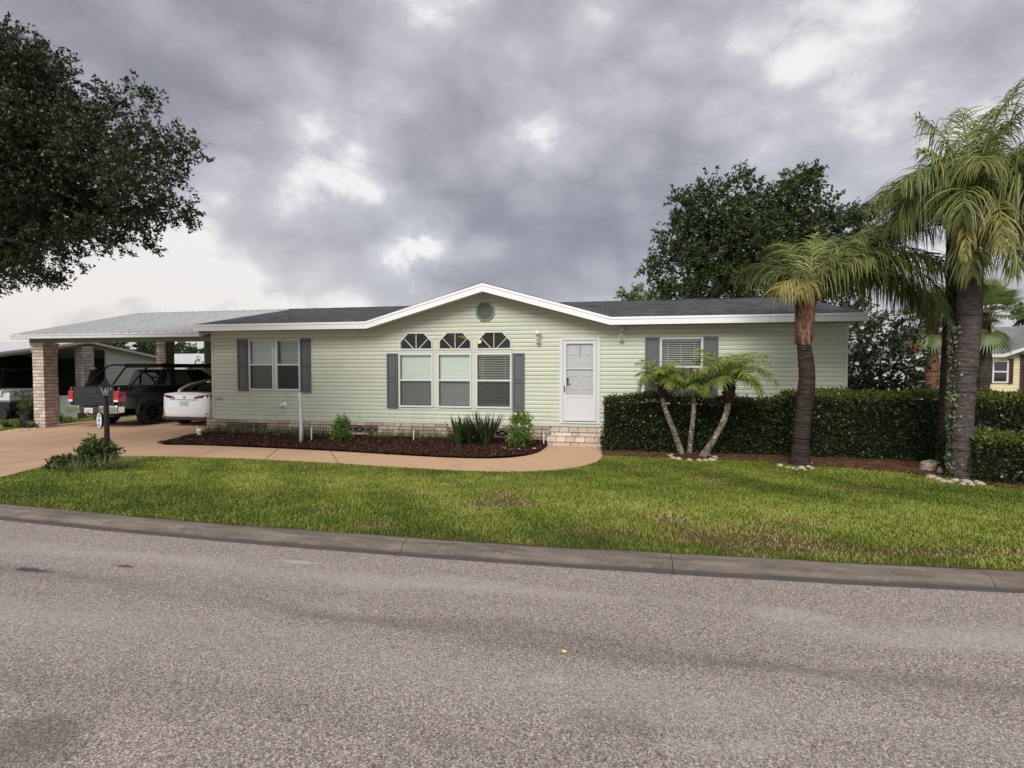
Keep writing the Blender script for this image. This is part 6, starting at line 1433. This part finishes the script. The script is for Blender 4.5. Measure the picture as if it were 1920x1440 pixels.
for i, (px, py, r) in enumerate(sorted([(1462, 874, .06), (1476, 877, .05), (1486, 879, .05), (1502, 879, .075), (1514, 876, .06), (1522, 879, .045), (1493, 881, .04), (1509, 882, .04), (1519, 870, .05)])):
    p = gz(px, py, -.18); rock(ORD[i]+' stone from the left at the foot of the shorter queen palm', 'stones at the shorter palm', (p.x, p.y, -.185), r, seed=40+i)
for i, (px, py, r) in enumerate(sorted([(1746, 897, .09), (1758, 900, .07), (1790, 903, .07), (1799, 900, .085), (1812, 906, .08), (1826, 905, .07), (1835, 908, .06), (1768, 904, .06), (1779, 905, .055), (1820, 910, .05), (1804, 909, .05), (1842, 909, .045)])):
    p = gz(px, py, -.18); rock(ORD[i]+' stone from the left at the foot of the tall ivy covered palm', 'stones at the tall palms', (p.x, p.y, -.18), r, seed=60+i)
p = gz(1750, 884, -.18); rock('larger grey boulder in the brown soil left of the tall palms', None, (p.x, p.y+.1, -.17), .17, .8, seed=81)
p = gz(1763, 889, -.18); rock('small upright pale stone between the boulder and the tall palm', None, (p.x, p.y, -.15), .06, 1.2, seed=82)
for i, a in enumerate([200, 225, 250, 275, 300, 330]):
    rock(ORD[i]+' stone from the left in the arc below the light green round bush', 'stones below the round bush', (-2.12+.42*math.cos(D2(a)), 11.72+.36*math.sin(D2(a)), -.15), random.uniform(.035, .06), seed=90+i)
for i, (px, py) in enumerate([(20, 808), (34, 807), (50, 806), (66, 804)]):
    p = gz(px, py, -.18); rock(ORD[i]+' small white stone from the left in the ferny clump at the brick column', 'stones at the column foot', (p.x, p.y, -.18), .05, seed=110+i)

# hedges
def hedge(lab, poly_front, depth, ztop, cnt, top_light=.5, zb=-.17, wav=.05, L=.055, Wd=.032, seed=1, thin=0.0, grp='clipped hedges at the right', dens_top=1.0):
    """box of leaves following the front line poly_front [(x,y)...], going back by depth"""
    t_ = thing('hedge', lab, 'hedge', ((poly_front[0][0]+poly_front[-1][0])/2, poly_front[0][1]+depth/2, -.17), grp)
    L_ = [0]
    for a, b in zip(poly_front[:-1], poly_front[1:]): L_.append(L_[-1]+math.dist(a, b))
    X_ = [p[0] for p in poly_front]; Y_ = [p[1] for p in poly_front]; tot = L_[-1]; zt_ = ztop if callable(ztop) else (lambda s_: ztop)
    H_ = zt_(tot/2)-zb; A = [tot*H_, tot*depth*dens_top*.8, depth*H_]; pr = np.array([A[0], A[1], A[2], A[2]*.6]); pr = pr/pr.sum()
    f = rng.choice(4, cnt, p=pr); u = rng.random(cnt); v_ = rng.random(cnt); s = np.where(f == 2, 0, np.where(f == 3, tot, u*tot)); d = np.where(f == 0, 0, np.where(f == 1, v_, u))*depth
    zt = np.array([zt_(q) for q in s]) if cnt < 1 else np.vectorize(zt_)(s)
    z = np.where(f == 1, zt, zb+(zt-zb)*v_)
    x0 = np.interp(s, L_, X_); y0 = np.interp(s, L_, Y_); ins = rng.random(cnt)**1.6*.13; ins = np.where(rng.random(cnt) < .05, -.07*rng.random(cnt), ins)
    N_ = np.zeros((cnt, 3)); N_[f == 0] = (0, -1, .15); N_[f == 1] = (0, 0, 1); N_[f == 2] = (-1, 0, .1); N_[f == 3] = (1, 0, .1)
    P = np.stack([x0, y0+d, z], 1); bump = 1.5*wav*(vnoise(P, 3.2, seed)-.5)*2+.045*(vnoise(P, 11, seed+1)-.5)*2
    edge = np.minimum(np.abs(zt-z), .12); rnd = np.where(f == 0, (.12-edge)**2*6, np.where(f == 1, np.clip(.12-d, 0, .12)**2*6, 0))
    P = P+N_*(bump-ins)[:, None]-N_*rnd[:, None]
    k = vnoise(P, 7, seed+5) > thin; P = P[k]; N2 = N_[k]; z = z[k]; zt = zt[k]; n = len(P)
    D_ = norm(N2*.7+rng.normal(size=(n, 3))*.75+np.array([0, 0, .25])); V, Fq = leaf_quads(P, D_, L*(.6+.8*rng.random(n)), Wd*(.6+.8*rng.random(n)))
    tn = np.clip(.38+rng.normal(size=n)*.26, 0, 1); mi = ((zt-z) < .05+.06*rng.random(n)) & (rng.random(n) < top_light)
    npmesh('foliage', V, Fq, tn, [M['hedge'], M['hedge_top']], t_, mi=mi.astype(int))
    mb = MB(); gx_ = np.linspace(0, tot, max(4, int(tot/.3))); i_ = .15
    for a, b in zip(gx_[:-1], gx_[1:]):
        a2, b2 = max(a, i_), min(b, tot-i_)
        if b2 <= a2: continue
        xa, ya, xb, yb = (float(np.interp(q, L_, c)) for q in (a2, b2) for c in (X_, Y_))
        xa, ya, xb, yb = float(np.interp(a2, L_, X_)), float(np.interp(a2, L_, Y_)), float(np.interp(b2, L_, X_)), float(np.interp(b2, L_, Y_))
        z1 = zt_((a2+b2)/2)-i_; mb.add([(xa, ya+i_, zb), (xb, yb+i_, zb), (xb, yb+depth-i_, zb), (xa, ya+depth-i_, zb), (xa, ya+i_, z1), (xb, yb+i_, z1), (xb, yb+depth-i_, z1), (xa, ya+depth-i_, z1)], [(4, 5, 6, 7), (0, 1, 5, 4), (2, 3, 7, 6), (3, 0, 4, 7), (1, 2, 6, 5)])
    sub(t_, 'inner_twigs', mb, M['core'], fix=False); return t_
def ztA(s): return 1.03+.03*math.sin(s*2.1)+.015*math.sin(s*7)
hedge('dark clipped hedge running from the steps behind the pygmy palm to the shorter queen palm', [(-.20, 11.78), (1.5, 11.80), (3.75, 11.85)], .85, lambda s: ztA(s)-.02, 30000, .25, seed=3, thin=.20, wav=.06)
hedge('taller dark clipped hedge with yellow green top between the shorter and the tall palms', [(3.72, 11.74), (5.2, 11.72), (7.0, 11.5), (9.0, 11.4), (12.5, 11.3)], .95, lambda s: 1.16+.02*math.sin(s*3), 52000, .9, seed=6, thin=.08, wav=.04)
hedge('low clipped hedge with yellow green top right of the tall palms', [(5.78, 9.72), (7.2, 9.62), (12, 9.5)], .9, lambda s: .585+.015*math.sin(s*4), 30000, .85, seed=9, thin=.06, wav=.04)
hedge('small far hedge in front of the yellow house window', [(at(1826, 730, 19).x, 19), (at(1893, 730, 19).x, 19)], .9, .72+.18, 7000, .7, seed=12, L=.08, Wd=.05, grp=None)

# bushes and strappy plants
def bush(name, lab, c, clumps, m, cnt_d, L, Wd, per=12, tw=.12, hole=.25, grp=None, seed=1, core=None):
    t_ = thing(name, lab, 'shrub', (c[0], c[1], -.17), grp)
    cl_ = [(c[0]+a, c[1]+b, c[2]+d, rx, ry, rz_) for (a, b, d, rx, ry, rz_) in clumps]
    T, D = clump_crown('foliage', cl_, cnt_d, m, t_, twl=tw, per=per, L=L, Wd=Wd, hole=hole, seed=seed, nsc=9, shell=.35)
    mb = MB()
    for k in range(7): a = k*.9; mb.tube([(c[0], c[1], -.2), (c[0]+.06*math.cos(a), c[1]+.06*math.sin(a), c[2]-.1), (c[0]+.14*math.cos(a), c[1]+.14*math.sin(a), c[2]+.15)], [.012, .009, .004], 5)
    sub(t_, 'stem', mb, M['bark']); return t_
bush('round_bush', 'light green upright bush in a stone arc beside the steps', (-2.12, 11.78, .18), [(0, 0, .10, .27, .25, .34), (0, 0, -.16, .23, .22, .18), (.04, 0, .36, .16, .15, .14), (-.08, 0, .30, .14, .14, .14)], M['bushlight'], 2600, .05, .022, seed=3)
bush('round_bush', 'loose yellow green bush against the brick skirting right of the pale pole', (-6.70, 11.85, .06), [(0, 0, .05, .22, .22, .25), (.02, 0, .28, .11, .10, .10), (-.03, 0, -.14, .16, .16, .12)], M['bushlight'], 2200, .06, .022, seed=4)
def strap_clump(name, lab, spots, m, n, h, spread, wd, seed=0, cat='plant', grp=None, stiff=.3, vary=.3, kind=None):
    r_ = np.random.default_rng(seed); Vs, Fs, ts = [], [], []; b0 = 0
    for (x, y_, z) in spots:
        a = r_.random(n)*6.283; ln = h*(1-vary+2*vary*r_.random(n)); lean = spread*(.15+.85*r_.random(n)); ns = 6
        P = np.array([x, y_, z])+np.stack([np.cos(a), np.sin(a), a*0], 1)*(.02+.05*r_.random((n, 1)))*(h/.5); d_ = norm(np.stack([np.cos(a)*lean, np.sin(a)*lean, np.ones(n)], 1)); s_ = np.stack([-np.sin(a), np.cos(a), a*0], 1)
        pts = [P]
        for j in range(ns-1): d_ = norm(d_+np.array([0, 0, -1.0])*(1-stiff)*.30*(j+1)/ns*lean[:, None]*2); pts.append(pts[-1]+d_*(ln/(ns-1))[:, None])
        V = []
        for j in range(ns): ww = wd*(.7, 1, 1, .85, .55, .05)[j]*.5; V += [pts[j]-s_*ww, pts[j]+s_*ww]
        V = np.stack(V, 1).reshape(-1, 3); b = (np.arange(n)*ns*2)[:, None]; Fq = np.concatenate([b+np.array([2*j, 2*j+1, 2*j+3, 2*j+2]) for j in range(ns-1)])
        Vs.append(V); Fs.append(Fq+b0); b0 += len(V); ts.append(np.tile(np.clip(.45+r_.normal(size=n)*.22, 0, 1), ns-1))
    o = npmesh(name, np.concatenate(Vs), np.concatenate(Fs), np.concatenate(ts), m)
    if kind: o['kind'] = kind
    return tag(o, lab, cat, grp)
strap_clump('spiky_plant', 'dark spiky plant with long upright sword leaves under the right big window, left clump', [(-3.60, 11.80, -.15), (-3.36, 11.9, -.15), (-3.5, 12.05, -.15)], M['sword'], 34, .66, 1.05, .065, 3, stiff=.9, vary=.22, grp='sword leaved plants')
strap_clump('spiky_plant', 'dark spiky plant of sword leaves, taller right clump nearest the round bush', [(-3.0, 11.95, -.15), (-3.14, 12.1, -.15)], M['sword'], 38, .76, .85, .065, 4, stiff=.9, vary=.2, grp='sword leaved plants')
sp_ = []
x = -11.15
while x < -3.9:
    if not (-7.0 < x < -6.4): sp_.append((x+random.uniform(-.04, .04), 12.55+random.uniform(-.16, .12), -.15))
    x += random.uniform(.06, .12) if x < -9 else random.uniform(.09, .2)
strap_clump('border_grass', 'low strappy border grass growing along the foot of the brick skirting', sp_, M['strap'], 30, .30, 1.1, .012, 5, kind='stuff', cat='border grass')
# planting round the lamp post
pc = (-9.35, 7.75)
bush('lamp_post_shrub', 'leafy dark green shrub growing round the foot of the black lamp post', (-9.33, 7.78, .12), [(0, .02, .02, .26, .22, .20), (.12, .05, .0, .18, .16, .18), (-.16, 0, -.04, .16, .15, .16), (0, 0, .18, .14, .13, .09)], M['bushmid'], 1700, .075, .055, per=9, seed=6)
bush('lamp_post_shrub', 'small low leafy shoot at the driveway side of the lamp post planting', (-9.62, 7.45, -.02), [(0, 0, .02, .14, .12, .10), (-.10, -.05, -.04, .10, .1, .08)], M['bushmid'], 1700, .07, .05, per=8, seed=7)
sp_ = [(pc[0]+random.gauss(0, .34), pc[1]-.36+random.gauss(0, .13), zg(-9, 7.4)) for _ in range(15)]+[(-8.85+random.gauss(0, .22), 7.75+random.gauss(0, .13), zg(-9, 7.7)) for _ in range(9)]
strap_clump('liriope_clump', 'arching grey green strappy leaves round the lamp post shrub', sp_, M['strap'], 20, .27, 1.2, .010, 8, kind='stuff', cat='border grass')
# column foot planting, topiary
sp_ = [(gz(px, 803, -.18).x, gz(px, 803, -.18).y+random.uniform(-.1, .2), -.18) for px in (8, 18, 28, 38, 48, 56, 64, 70)]
strap_clump('fern_clump', 'dark ferny clump on the grass at the foot of the front brick column', sp_, M['sword'], 18, .26, 1.2, .03, 9, stiff=.5, grp=None)
strap_clump('tall_weed', 'small upright green plant against the inner side of the front brick column', [(gz(113, 794, -.18).x, gz(113, 794, -.18).y, -.18)], M['bushmid'], 30, .36, .5, .025, 10)
p = gz(50, 795, -.18); p = Vector((at(50, 760, 14.2).x, 14.2, G))
tp = thing('topiary_juniper', 'cloud pruned juniper with three flat pads in a dark pot beyond the brick column', 'topiary', p)
for i, (px, py, r) in enumerate([(41, 738, 15), (58, 748, 14), (56, 760, 18), (72, 756, 12)]):
    c_ = place([(px, py, r, 0)], 14.2)[0]; c_ = c_[:5]+(c_[5]*.55,)
    clump_crown('foliage_pad', [c_], 3200, M['bushmid'], tp, twl=.06, per=10, L=.035, Wd=.014, hole=.1, seed=20+i, nsc=9, shell=.5)
    mb = MB(); mb.tube([(p.x, p.y, .1), ((p.x+c_[0])/2+.03, c_[1], c_[2]*.55), (c_[0], c_[1], c_[2]-.02)], [.03, .022, .012], 6); sub(tp, 'stem', mb, M['bark'])
mb = MB(); mb.lathe((p.x, p.y, G), [(.15, 0), (.2, .28), (.22, .3), (.18, .29)], 16); sub(tp, 'pot', mb, M['flare'])
